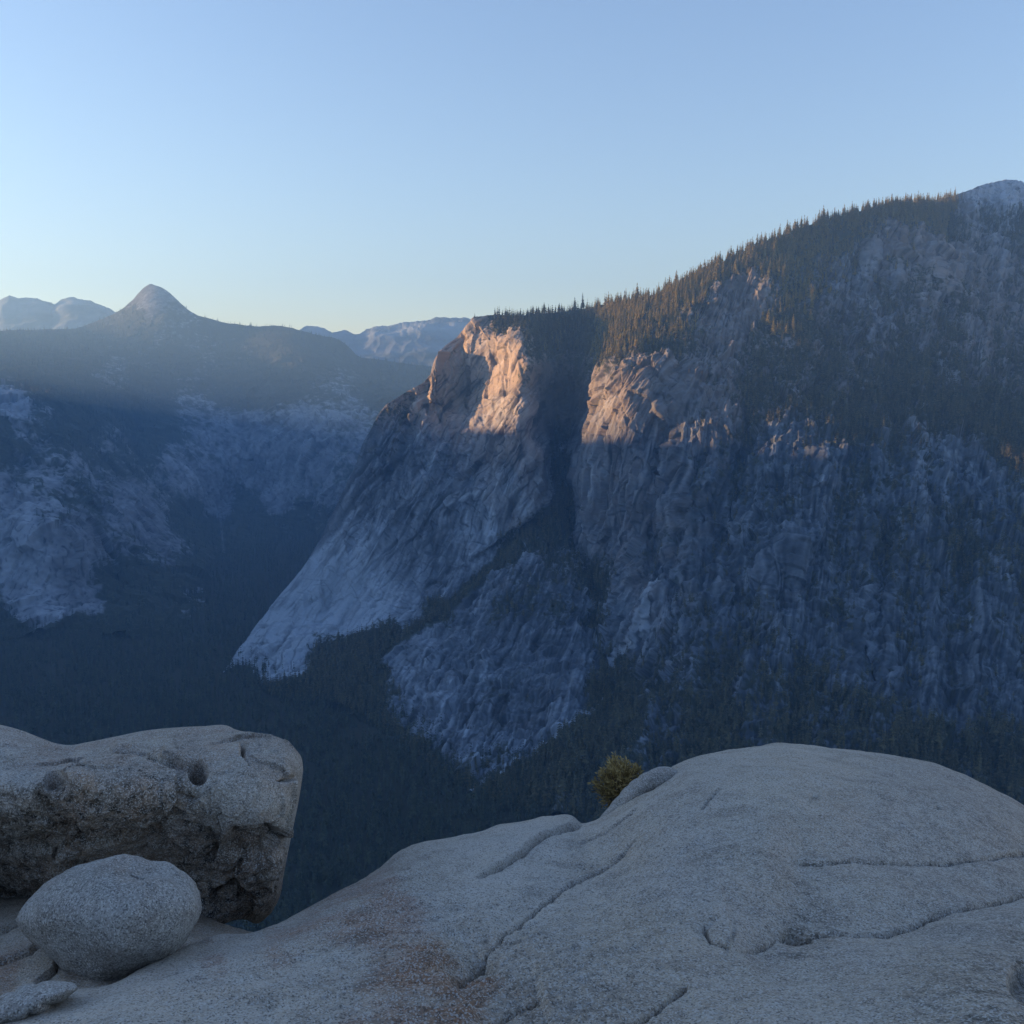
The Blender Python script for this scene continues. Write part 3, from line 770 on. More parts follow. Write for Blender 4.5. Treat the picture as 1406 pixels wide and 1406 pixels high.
def build_trees(cl, hl, fl):
    lo = [conifer(500 + k, 6, 5, 0.16, 3) for k in range(6)]
    mid = [conifer(520 + k, 9, 7, 0.15, 3) for k in range(6)]
    # valley floor
    n = 66000
    y = 520 + (4900 - 520) * RNG.random(n) ** 1.3
    x = (RNG.random(n) * 2 - 1) * (0.58 * y + 60)
    X, Yg, Z = fl
    z = FLOOR_Z + 10 * fbm(np.stack([x / 420, y / 420, 0 * x], -1), 4, 401) + sstep(1150, 250, y) * 330
    pos = np.stack([x, y, z - 1], -1)
    uu, vv = project(pos)
    clear = fbm(pos / 160.0, 3, 431)
    keep = (uu > -120) & (uu < 1000) & (vv < 1460) & (clear < 0.42) & ~((uu > 760) & (vv < 1000))
    pos = pos[keep]
    h = RNG.uniform(13, 32, len(pos)) * (0.75 + 0.5 * RNG.random(len(pos)))
    forest('valley_forest', pos, h, 'dense dark conifer forest covering the valley floor', [M_FOREST, M_BARK], lo)
    # mountain side
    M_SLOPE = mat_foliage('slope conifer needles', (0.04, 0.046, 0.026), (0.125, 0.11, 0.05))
    d = cl['veg'] * np.clip(cl['vf'], 0.15, 1) ** 1.5
    d = d * (cl['N'][..., 2] > -0.1) * (1 - .5 * (cl['u'] > 815) * (cl['u'] < 1130) * (cl['v'] < 480))
    pos, i, j = sample_sheet(cl, 22000, d)
    h = RNG.uniform(9, 27, len(pos)) * (0.7 + .5 * cl['vf'][i, j])
    pos[:, 2] -= 1.5
    lit_zone = (cl['u'][i, j] > 815) & (cl['u'][i, j] < 1300) & (cl['v'][i, j] < 500 - .28 * (cl['u'][i, j] - 830))  # slope in the sunlit zone takes the lighter, sun-coloured needles
    forest('slope_forest', pos[lit_zone], h[lit_zone] * 1.1, 'sunlit golden conifers covering the high slope above the gully', [M_TREELIT, M_BARK], mid, (1.0, 1.5))
    pos, h = pos[~lit_zone], h[~lit_zone]
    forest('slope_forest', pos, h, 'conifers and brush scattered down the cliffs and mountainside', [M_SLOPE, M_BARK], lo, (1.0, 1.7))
    # far hills
    pos, i, j = sample_sheet(hl, 16000, hl['veg'] * np.clip(hl['vf'], .1, 1))
    uu, vv = project(pos)
    keep = (uu > -60) & (uu < 640)
    pos = pos[keep]; pos[:, 2] -= 2
    forest('hill_forest', pos, RNG.uniform(14, 34, len(pos)), 'distant conifers on the hazy hills across the valley', [M_FOREST, M_BARK], lo, (1.0, 1.7))
    # fringe of trees along the skyline
    e = np.zeros(cl['veg'].shape); e[2:26] = 1
    pos, i, j = sample_sheet(cl, 800, e * (cl['u'] > 835) * (cl['u'] < 1310))
    forest('skyline_forest', pos - [0, 0, 1], RNG.uniform(18, 40, len(pos)), 'dense row of conifers along the mountain skyline', [M_TREELIT, M_BARK], mid, (1.1, 1.6))
    # ---- single trees one can tell apart along the skyline and on the lit spurs
    meshes = []
    for k in range(8):
        V, Fc, Mi, Ti = conifer(700 + k, 13, 9, 0.175 + .015 * (k % 3), 5)
        for q, mm in enumerate((M_TREELIT, M_TREEDARK)):
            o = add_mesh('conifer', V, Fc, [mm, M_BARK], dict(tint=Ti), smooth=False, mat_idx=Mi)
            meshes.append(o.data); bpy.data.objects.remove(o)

    def place(p, hh, label, group, shade=0):
        o = bpy.data.objects.new('conifer', meshes[2 * random.randrange(8) + shade])
        COL.objects.link(o)
        o.location = (p[0], p[1], p[2] - 1.0)
        w = hh * random.uniform(.9, 1.35)
        o.scale = (w, w, hh)
        o.rotation_euler = (random.uniform(-.03, .03), random.uniform(-.03, .03), random.uniform(0, 6.28))
        tag(o, label, 'conifer', group)
        return o
    u0, v0, P = cl['u'], cl['v'], cl['P']

    def cluster(n, poly, hr, label, group, shade=0, flt=None):
        us, vs = u0.ravel(), v0.ravel()
        ins = np.zeros(len(us), bool)
        q = np.array(poly, float)
        for a in range(len(q)):
            b = (a + 1) % len(q)
            c = ((q[a, 1] > vs) != (q[b, 1] > vs)) & (us < (q[b, 0] - q[a, 0]) * (vs - q[a, 1]) / (q[b, 1] - q[a, 1] + 1e-9) + q[a, 0])
            ins ^= c
        idx = np.where(ins)[0]
        for m in RNG.choice(idx, n, replace=n > len(idx)):
            place(P.reshape(-1, 3)[m], 1.2 * random.uniform(*hr), label, group, shade)
    g = 'conifers along the skyline and on the sunlit spurs'
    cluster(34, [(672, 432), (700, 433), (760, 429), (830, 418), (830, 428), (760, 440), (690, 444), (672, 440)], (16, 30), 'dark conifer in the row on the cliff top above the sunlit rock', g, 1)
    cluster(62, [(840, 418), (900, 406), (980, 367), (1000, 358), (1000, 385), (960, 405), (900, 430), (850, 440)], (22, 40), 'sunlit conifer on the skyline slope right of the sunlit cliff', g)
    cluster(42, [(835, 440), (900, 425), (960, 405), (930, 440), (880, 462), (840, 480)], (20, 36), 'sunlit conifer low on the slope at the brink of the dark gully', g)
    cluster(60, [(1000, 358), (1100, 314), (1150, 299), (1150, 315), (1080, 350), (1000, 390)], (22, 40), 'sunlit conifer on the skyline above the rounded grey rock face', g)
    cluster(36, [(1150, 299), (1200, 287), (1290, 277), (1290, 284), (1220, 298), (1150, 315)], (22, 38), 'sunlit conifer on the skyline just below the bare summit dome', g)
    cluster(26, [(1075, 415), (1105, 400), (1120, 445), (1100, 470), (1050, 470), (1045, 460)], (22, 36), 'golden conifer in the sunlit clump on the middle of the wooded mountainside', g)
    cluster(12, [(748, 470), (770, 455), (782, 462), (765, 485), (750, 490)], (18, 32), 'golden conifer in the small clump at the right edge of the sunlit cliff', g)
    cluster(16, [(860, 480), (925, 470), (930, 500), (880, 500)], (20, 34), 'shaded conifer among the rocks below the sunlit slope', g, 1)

    def single(u, v, hh, label, shade=1):
        m = np.argmin((u0 - u) ** 2 + (v0 - v) ** 2)
        place(P.reshape(-1, 3)[m], hh, label, g, shade)
    single(789, 427, 40, 'left one of two tall dark conifers standing up from the cliff top skyline')
    single(800, 424, 48, 'right one of two tall dark conifers standing up from the cliff top skyline')
    single(652, 437, 14, 'small lone rounded tree at the very corner of the sunlit cliff top')
    single(1131, 305, 48, 'tallest single conifer rising above the sunlit skyline ridge', 0)


# ------------------------------------------------------------------ foreground rock
def rim(d, w, R):
    x = np.clip(1 - d / w, 0, 1)
    return R * (1 - np.sqrt(np.clip(1 - x * x, 0, 1)))


def build_bedrock():
    nr, nc = 560, 1250
    top = [(-150, 1440), (-60, 1412), (0, 1397), (60, 1371), (105, 1357), (135, 1356), (180, 1340), (245, 1311), (300, 1289), (345, 1285), (380, 1274), (440, 1244), (500, 1212), (530, 1192), (560, 1166), (578, 1157),
           (605, 1153), (640, 1147), (680, 1136), (720, 1131), (755, 1124), (785, 1124), (800, 1131), (815, 1127), (835, 1112), (862, 1092), (900, 1070), (930, 1053), (980, 1035), (1040, 1024), (1085, 1020), (1130, 1026),
           (1180, 1030), (1230, 1038), (1280, 1050), (1330, 1068), (1370, 1087), (1406, 1104), (1480, 1145), (1540, 1185)]
    bottom = [(-150, 1640), (1540, 1640)]
    u, v = coons(top, bottom, [top[0], bottom[0]], [top[-1], bottom[1]], nr, nc, True)
    # rows denser near the skyline are not needed: even spacing keeps the grain even
    C = [(-150, 1440, 2.75), (0, 1397, 2.85), (105, 1357, 3.1), (245, 1311, 3.5), (345, 1285, 3.75), (440, 1244, 4.15), (530, 1192, 4.7), (605, 1153, 5.1), (720, 1131, 5.4), (800, 1131, 5.4), (862, 1092, 5.5), (930, 1053, 5.65), (1000, 1032, 5.9),
         (1085, 1021, 6.1), (1180, 1031, 6.1), (1280, 1050, 5.95), (1406, 1104, 5.5), (1540, 1185, 4.9),
         (1085, 1100, 4.75), (1250, 1110, 4.9), (950, 1120, 4.6), (850, 1170, 4.5), (700, 1200, 4.35), (560, 1240, 4.0), (1000, 1165, 4.15), (1200, 1160, 4.2), (1400, 1155, 4.6), (1400, 1200, 4.0),
         (985, 1290, 3.2), (1090, 1250, 3.45), (1250, 1215, 3.7), (1150, 1330, 2.85), (1350, 1300, 2.95), (800, 1300, 3.25), (650, 1300, 3.35), (500, 1300, 3.4), (350, 1340, 3.1), (200, 1390, 2.75),
         (0, 1500, 2.3), (300, 1500, 2.2), (700, 1500, 2.05), (1100, 1500, 2.0), (1500, 1500, 2.0), (-150, 1640, 1.75), (300, 1640, 1.65), (900, 1640, 1.6), (1540, 1640, 1.6), (450, 1406, 2.65), (800, 1406, 2.5), (1150, 1406, 2.4), (1400, 1400, 2.4)]
    C = np.array(C)
    Y = 1.0 / tps(C[:, :2], 1.0 / C[:, 2], 1e-4)(u, v)
    dtop = v - v[:1]
    dome = blend([(1085, 1040, .55), (1300, 1060, .5), (950, 1060, .35), (870, 1100, .25), (780, 1130, .12), (650, 1150, .25), (520, 1200, .25), (440, 1244, .18), (300, 1290, .10), (100, 1360, .06), (0, 1400, .05), (1406, 1104, .5), (1500, 1160, .5)], u, v, 60)
    Y = Y + rim(dtop, 42.0, 1.0) * dome
    px = Y / F                                    # metres per photo pixel there

    P = at(u, v, Y)
    N = normals(P)
    H = 0.040 * fbm(P / 0.9, 3, 601) + 0.012 * fbm(P / 0.22, 3, 611)
    rough = blend([(1100, 1100, .35), (1300, 1350, .35), (1000, 1350, .5), (640, 1330, 1.3), (560, 1270, 1.2), (700, 1380, 1.4), (450, 1380, .9), (300, 1380, .8), (650, 1180, .5), (850, 1200, .7), (200, 1360, .5)], u, v, 60)
    a = P[..., 0] * .80 + P[..., 1] * .60; b = -P[..., 0] * .60 + P[..., 1] * .80   # grain runs away to the right
    fl = ridged(np.stack([a / .34, b / .07, P[..., 2] / .1], -1), 3, 621)
    fk = ridged(np.stack([a / .16, b / .05, P[..., 2] / .06], -1), 2, 625)
    rough = rough * sstep(2, 40, dtop)
    H += rough * (0.013 * fl + 0.009 * fk * (rough > .6) + 0.011 * fbm(P / 0.06, 3, 631, .6))

    dirt_shade = np.zeros(u.shape)  # crack dirt together with the crease's shade, painted dark
    wob = 1 + 0.6 * fbm(P / .05, 2, 641)
    jig = 4.0 * fbm(P / .22, 3, 643)

    def crack(line, depth, width, lip=0.0, lipw=30, fade=.12):
        """a dirty groove with crease shade painted in; the far side dips into it (lip > 0) or stands proud of it (lip < 0)"""
        d, sd, pos = seg_dist(line, u, v + jig * .6)
        ll = sum(math.dist(line[i], line[i + 1]) for i in range(len(line) - 1))
        e = sstep(0, fade, pos) * sstep(0, fade, 1 - pos)
        np.maximum(dirt_shade, e * np.clip((.95 + .5 * fbm(P / .2, 2, 645)) * np.exp(-(d / (width * .5 * wob)) ** 2) + np.where(sd < 0, .22 * np.exp(-d / 9), 0) * (lip > .04), 0, 1), out=dirt_shade)
        h = -depth * .7 * np.exp(-(d / (width * .6 * wob)) ** 2)
        if lip > 0:
            h = h - np.where(sd < 0, lip * .75 * np.exp(-(d / lipw) ** 1.3) - .010 * np.exp(-(d / 7) ** 2), lip * .75 * np.exp(-d / min(75, .3 * ll)))
        else:
            h = h - np.where(sd < 0, lip * np.exp(-d / lipw) * sstep(0, width, d), 0)
        return e * h
    # line direction left -> right: 'above' is the negative side
    H += crack([(985, 1292), (1008, 1297), (1035, 1278), (1062, 1258), (1090, 1249), (1125, 1240), (1190, 1238), (1250, 1225), (1300, 1208), (1370, 1198), (1420, 1190), (1540, 1175)], .03, 3.2, .13, 34)
    H += crack([(1045, 1163), (1120, 1166), (1180, 1160), (1240, 1160), (1330, 1153), (1420, 1147), (1540, 1140)], .025, 2.6, .11, 30)
    H += crack([(965, 1268), (975, 1285), (1006, 1292)], .03, 3, .05, 16)
    H += crack([(650, 1210), (700, 1183), (745, 1155), (780, 1140), (803, 1132)], .05, 3, -.03, 22)
    H += crack([(600, 1352), (640, 1325), (670, 1300), (720, 1255), (770, 1215), (830, 1180), (880, 1140)], .03, 2.4, .05, 22)
    H += crack([(612, 1345), (660, 1310), (668, 1302)], .05, 4, .06, 22)
    H += crack([(655, 1406), (690, 1380), (730, 1362), (750, 1356)], .05, 3.2, .06, 22)
    H += crack([(860, 1410), (900, 1380), (945, 1350)], .045, 3.4, .015, 18, .05)
    H += crack([(830, 1115), (860, 1092), (895, 1078), (925, 1055)], .03, 3, .0, 10)
    H += crack([(790, 1160), (830, 1140), (880, 1100)], .012, 2, .01, 12)
    H += crack([(960, 1110), (990, 1085)], .008, 2, .006, 10)
    # weather pits
    for (pu, pv, ru, rv, dp) in ((1090, 1249, 20, 9, .15), (1118, 1095, 7, 4, .022), (1410, 1342, 26, 34, .06), (1288, 1107, 4, 2, .015), (1132, 1258, 6, 3, .012)):
        rr = np.hypot((u - pu) / ru, (v - pv) / rv)
        H -= dp * sstep(1.15, .45, rr)
    P = P + N * H[..., None]
    rust = blend([(300, 1322, .6), (380, 1292, .62), (240, 1348, .45), (430, 1285, .6), (540, 1275, .85), (560, 1310, .8), (470, 1275, .6), (400, 1300, .55), (330, 1320, .3), (250, 1340, .25), (330, 1285, .25), (440, 1330, .2), (600, 1345, .75), (640, 1350, .7), (560, 1390, .75), (520, 1400, .7), (700, 1390, .45), (650, 1280, .25), (620, 1220, .0), (700, 1210, 0), (400, 1390, .1), (250, 1400, .15), (60, 1400, .3), (900, 1210, .25), (890, 1250, .15), (800, 1250, .0), (1190, 1105, .22), (1380, 1140, .3), (1340, 1170, .2), (1250, 1150, .05), (1090, 1050, .05), (1100, 1350, .0), (1300, 1300, 0), (1050, 1230, .12), (850, 1380, .15), (1010, 1120, 0), (1000, 1390, .12)], u, v, 42)
    rust = np.clip(.25 * rust + .85 * sstep(.44, .80, rust + .55 * fbm(P / .28, 5, 651, .62) * (.25 + rust)), 0, 1)
    pale = blend([(650, 1200, .45), (600, 1260, .5), (720, 1170, .5), (560, 1200, .3), (450, 1360, .3), (300, 1370, .35), (1240, 1158, .35), (1300, 1205, .4), (1200, 1240, .3), (1100, 1080, .1), (1300, 1350, .05), (900, 1300, .05), (940, 1200, .5), (850, 1150, .2), (620, 1310, .0), (700, 1380, .05), (1050, 1170, .2)], u, v, 45)
    pale = np.clip(pale + .5 * fbm(P / .3, 4, 661, .6) * (.3 + pale), 0, 1)
    dark = blend([(1250, 1140, .28), (1380, 1140, .3), (1150, 1140, .12), (1330, 1185, .28), (1200, 1200, .15), (1090, 1248, .5), (1060, 1225, .2), (600, 1340, .25), (560, 1280, .15), (1100, 1050, .0), (1100, 1350, .12), (1000, 1350, .15), (700, 1200, 0), (300, 1350, .0), (850, 1380, .3), (700, 1400, .35), (900, 1250, .12), (1400, 1342, .5)], u, v, 45)  # includes shade above the creases and in pits, put into the colour
    dark = np.clip(dark * 1.5 + .35 * fbm(P / .22, 4, 671, .62) * (.3 + dark), 0, 1)
    dark = np.maximum(np.maximum(dark, dirt_shade), .9 * sstep(1.1, .4, np.hypot((u - 1090) / 19, (v - 1247) / 8)))  # the big pit's shade is painted in as a dark spot
    A = dict(rust=rust, pale=pale, dark=dark)
    Q, B = wrap(P, A, 'top', [(.05, .015, 0), (.15, .06, 0), (.35, .22, 0), (.7, .65, 0), (1.2, 1.6, 0), (2.0, 4.0, 0), (4, 14, 0)])
    Q, B = wrap(Q, B, 'right', [(0, .3, .6), (0, 1.5, 1.6), (0, 6, 3)])
    o = add_mesh('bedrock', Q.reshape(-1, 3), grid_faces(*Q.shape[:2]), M_SLAB, B)
    tag(o, 'broad grey granite bedrock dome with rusty stains and curved cracks', 'bedrock', kind='structure')


def build_terrace():
    """flat bedrock under the round boulder and the overhang"""
    nr, nc = 120, 480
    top = [(-760, 1218), (-260, 1225), (0, 1236), (120, 1240), (250, 1262), (330, 1292), (380, 1305)]
    bottom = [(-760, 1455), (-260, 1440), (0, 1425), (150, 1390), (260, 1350), (340, 1330), (380, 1325)]
    u, v = coons(top, bottom, [top[0], bottom[0]], [top[-1], bottom[-1]], nr, nc)
    C = np.array([(-760, 1218, 5.2), (-760, 1455, 2.75), (-260, 1225, 5.0), (0, 1236, 5.0), (250, 1262, 4.6), (380, 1305, 4.2), (-260, 1440, 2.85), (0, 1425, 2.95), (150, 1390, 3.2), (380, 1325, 3.75), (0, 1330, 3.65), (100, 1330, 3.6)])
    Y = 1 / tps(C[:, :2], 1 / C[:, 2])(u, v)
    P = at(u, v, Y); N = normals(P)
    H = .02 * fbm(P / .5, 3, 701) + .006 * fbm(P / .08, 3, 705)
    for line in ([(0, 1322), (20, 1316), (42, 1308), (60, 1290)], [(50, 1355), (62, 1346), (76, 1335), (78, 1326)], [(-60, 1290), (0, 1282), (30, 1270)]):
        d, sd, pos = seg_dist(line, u, v)
        H += -.025 * np.exp(-(d / 2.2) ** 2) + np.where(sd < 0, .02 * np.exp(-d / 20), 0)
    P = P + N * H[..., None]
    rust = np.clip(blend([(10, 1332, .8), (60, 1320, .15), (40, 1340, .2), (0, 1290, .05), (110, 1350, .3)], u, v, 14) + .2 * fbm(P / .1, 3, 711), 0, 1)
    A = dict(rust=rust, pale=.1 + 0 * u, dark=np.clip(.10 + .3 * fbm(P / .2, 3, 715), 0, 1))
    P, A = wrap(P, A, 'left', [(.05, .1, -.15), (.2, .8, -.5), (.4, 4, -1.2)])
    Q, B = wrap(P, A, 'right', [(0.02, .1, .1), (.1, .6, .3), (.3, 3, .5)])
    Q, B = wrap(Q, B, 'top', [(.3, .1, 0), (.8, 1, 0), (1.5, 5, 0)])
    o = add_mesh('bedrock', Q.reshape(-1, 3), grid_faces(*Q.shape[:2]), M_SLAB, B)
    tag(o, 'flat cracked granite ledge under the round boulder', 'bedrock', kind='structure')


def closed_rock(name, u, v, Yf, thick, disp, A, mat, label, cat):
    """front sheet facing the valley path plus a bulging back, one solid"""
    nr, nc = u.shape
    s = np.linspace(0, 1, nc)[None]; t = np.linspace(0, 1, nr)[:, None]
    bnd = ((1 - t) * Yf[:1] + t * Yf[-1:] + (1 - s) * Yf[:, :1] + s * Yf[:, -1:]
           - (1 - s) * (1 - t) * Yf[0, 0] - s * (1 - t) * Yf[0, -1] - (1 - s) * t * Yf[-1, 0] - s * t * Yf[-1, -1])
    Yb = np.maximum(bnd, Yf) + thick * np.sqrt(np.clip(16 * s * (1 - s) * t * (1 - t), 0, 1))
    P = at(u, v, Yf); N = normals(P)
    fade = np.minimum(1, 45 * np.minimum(np.minimum(t, 1 - t), 1 - s))[..., None]
    fade = 0.0 + fade
    P = P + N * disp[..., None] * fade
    Bk = at(u, v, Yb)
    Bk[0], Bk[-1], Bk[:, 0], Bk[:, -1] = P[0], P[-1], P[:, 0], P[:, -1]
    V = np.concatenate([P.reshape(-1, 3), Bk.reshape(-1, 3)])
    Fc = np.concatenate([grid_faces(nr, nc), grid_faces(nr, nc, nr * nc, True)])
    A = {k: np.concatenate([a.ravel(), a.ravel()]) for k, a in A.items()}
    base = np.array([P[..., 0].mean(), P[..., 1].mean(), P[..., 2].min()])
    o = add_mesh(name, V, Fc, mat, A, loc=base)
    return tag(o, label, cat)


def build_ledge():
    nr, nc = 420, 1150
    top = [(-700, 1004), (-560, 990), (-420, 980), (-260, 985), (-100, 988), (0, 995), (30, 1003), (58, 1014), (78, 1021), (95, 1023), (120, 1019), (160, 1011), (200, 1003), (240, 999), (280, 997), (314, 997), (322, 1001), (345, 1006), (375, 1010), (392, 1017), (402, 1026)]
    right = [(402, 1026), (413, 1038), (416, 1052), (414, 1075), (410, 1100), (404, 1130), (396, 1168), (389, 1205), (385, 1228), (377, 1246), (368, 1258), (358, 1266)]
    bottom = [(-700, 1240), (-480, 1256), (-260, 1250), (-100, 1246), (0, 1243), (60, 1250), (140, 1268), (220, 1282), (270, 1294), (288, 1286), (303, 1272), (320, 1264), (338, 1263), (350, 1268), (358, 1266)]
    left = [(-700, 1004), (-715, 1120), (-700, 1240)]
    u, v = coons(top, bottom, left, right, nr, nc)
    C = np.array([(-700, 1004, 6.0), (-700, 1240, 5.5), (-640, 1120, 4.7), (-450, 980, 5.8), (-450, 1060, 4.6), (-450, 1150, 4.7), (-260, 985, 5.7), (0, 995, 5.7), (92, 1023, 5.6), (200, 1003, 5.75), (314, 997, 5.6), (402, 1026, 5.2),
                  (-200, 1050, 4.5), (0, 1052, 4.55), (100, 1052, 4.5), (190, 1050, 4.6), (250, 1046, 4.72), (330, 1075, 4.55), (395, 1060, 4.8), (300, 1030, 4.95), (200, 1025, 5.15), (60, 1030, 5.15), (-100, 1020, 5.05),
                  (0, 1090, 4.38), (100, 1090, 4.36), (200, 1085, 4.42), (300, 1100, 4.5), (380, 1110, 4.62),
                  (0, 1135, 4.55), (100, 1130, 4.5), (200, 1130, 4.55), (300, 1140, 4.6), (370, 1140, 4.62), (0, 1180, 4.85), (100, 1175, 4.75), (200, 1180, 4.75), (300, 1190, 4.75), (370, 1190, 4.75), (395, 1150, 4.85), (388, 1205, 4.95),
                  (-200, 1240, 5.2), (0, 1240, 5.2), (150, 1265, 4.9), (270, 1290, 4.75), (320, 1262, 4.85), (358, 1260, 5.0)])
    Y = 1 / tps(C[:, :2], 1 / C[:, 2], 1e-4)(u, v)
    s = np.linspace(0, 1, nc)[None]; t = np.linspace(0, 1, nr)[:, None]
    Y = Y + rim((v - v[:1]), 16, .22) + rim((u[:, -1:] - u), 30, .45) + rim((v[-1:] - v), 12, .15) + rim((u - u[:, :1]), 30, .4)
    P = at(u, v, Y)
    H = .05 * fbm(P / .55, 3, 721) + .02 * fbm(P / .16, 3, 725) + .007 * fbm(P / .05, 3, 728, .6)
    low = sstep(1065, 1110, v)
    H += low * (.03 * ridged(P / .45, 3, 731) + .012 * ridged(P / .12, 3, 735)) + .05 * facets(P / .42 + .1 * perlin(P / .2, 738)[..., None], 304, .7) * (.4 + .8 * low) + .012 * facets(P / .11, 305, .7) * (.3 + low)

    dirt_shade = np.zeros(u.shape)  # dark crack lines: dirt plus shade put into the colour
    wob = 1 + .6 * fbm(P / .05, 2, 741)
    jig = 6.0 * fbm(P / .12, 3, 743)

    def crack(line, depth, width, lip=0.0, lipw=20):
        d, sd, pos = seg_dist(line, u + jig * .5, v + jig * .5)
        e = sstep(0, .08, pos) * sstep(0, .08, 1 - pos)
        np.maximum(dirt_shade, e * np.clip(1.3 * np.exp(-(d / (width * .8 * wob)) ** 2), 0, 1), out=dirt_shade)
        return e * (-depth * np.exp(-(d / (width * wob)) ** 2) + np.where(sd < 0, lip * np.exp(-d / lipw) * sstep(0, width, d), 0))
    H += crack([(332, 1012), (332, 1040), (342, 1058), (360, 1072), (378, 1076), (410, 1066)][::-1], .05, 3, .05, 26)
    H += crack([(312, 1142), (330, 1126), (355, 1124), (372, 1135), (382, 1152)], .06, 4, .025, 22)
    H += crack([(300, 1185), (330, 1180), (350, 1190), (375, 1178)], .05, 4, .03, 18)
    H += crack([(285, 1240), (300, 1225), (320, 1215), (350, 1232), (376, 1222)], .06, 4, .03, 18)
    H += crack([(0, 1128), (60, 1130), (105, 1128), (112, 1140), (160, 1142), (200, 1125)], .03, 3, .02, 18)
    H += crack([(0, 1160), (60, 1155), (120, 1140), (180, 1150)], .03, 3, .02, 18)
    H += crack([(250, 1120), (290, 1130), (300, 1150), (298, 1180)], .04, 4, .02, 18)
    H += crack([(150, 1030), (185, 1032), (215, 1046), (252, 1052), (262, 1040)], .05, 4, .03, 20)
    # spalled hollow
    rr = np.hypot((u - 345) / 38, (v - 1155) / 26); H -= .07 * sstep(1.1, .6, rr)
    # slot under the lip and round weather holes
    for (pu, pv, ru, rv, dp) in ((78, 1077, 18, 20, .24), (84, 1079, 6, 4, .08), (272, 1057, 14, 20, .20), (238, 1044, 22, 7, .07), (195, 1033, 16, 5, .05)):
        rr = np.hypot((u - pu) / ru, (v - pv) / rv); H -= dp * sstep(1.1, .7, rr)
    dark = blend([(0, 1010, .0), (100, 1040, .0), (200, 1020, .05), (300, 1010, .1), (375, 1030, .4), (0, 1062, .1), (130, 1060, .3), (190, 1075, .75), (240, 1085, .7), (110, 1095, .7), (0, 1100, .55), (30, 1120, .85), (100, 1130, .8), (160, 1110, .85), (220, 1120, .65), (170, 1165, .3), (100, 1170, .35), (30, 1170, .7), (0, 1210, .7), (240, 1150, .45), (200, 1180, .4), (270, 1150, .85), (290, 1100, .4), (330, 1090, .3), (360, 1095, .2), (390, 1110, .15), (390, 1150, .25), (350, 1150, .55), (330, 1200, .6), (350, 1230, .8), (300, 1250, .85), (375, 1215, .5), (300, 1060, .25), (395, 1050, .45), (150, 1250, .8), (270, 1062, .4), (265, 1045, .45)], u, v, 24)
    dark = np.clip(dark * 1.22 + .55 * fbm(P / .10, 4, 751, .65) * (.25 + dark), 0, 1)
    dark = np.maximum(dark, dirt_shade)
    rust = np.clip(blend([(50, 1030, .45), (150, 1030, .35), (0, 1000, .3), (280, 1005, .4), (200, 1015, .2), (350, 1150, .45), (100, 1170, .45), (200, 1170, .35), (350, 1200, .45), (0, 1060, .1), (330, 1085, .1), (390, 1110, .05), (30, 1080, .05), (210, 1160, .4), (375, 1200, .4)], u, v, 28) + .4 * fbm(P / .2, 3, 755), 0, 1)
    pale = np.clip(blend([(20, 1060, .5), (100, 1025, .3), (330, 1085, .3), (380, 1110, .35), (300, 1020, .25), (200, 1030, .2), (100, 1120, 0), (200, 1150, .05), (350, 1200, .0), (215, 1170, .2)], u, v, 28) + .25 * fbm(P / .15, 3, 758), 0, 1)
    closed_rock('boulder', u, v, Y, 2.2, H, dict(dark=dark, rust=rust, pale=pale), M_LEDGE, 'huge overhanging boulder with two round pits and black lichen on its face', 'boulder')


def ico(n):
    import bmesh
    bm = bmesh.new(); bmesh.ops.create_icosphere(bm, subdivisions=n, radius=1)
    V = np.array([x.co[:] for x in bm.verts]); Fc = np.array([[x.index for x in f.verts] for f in bm.faces]); bm.free()
    return V, Fc


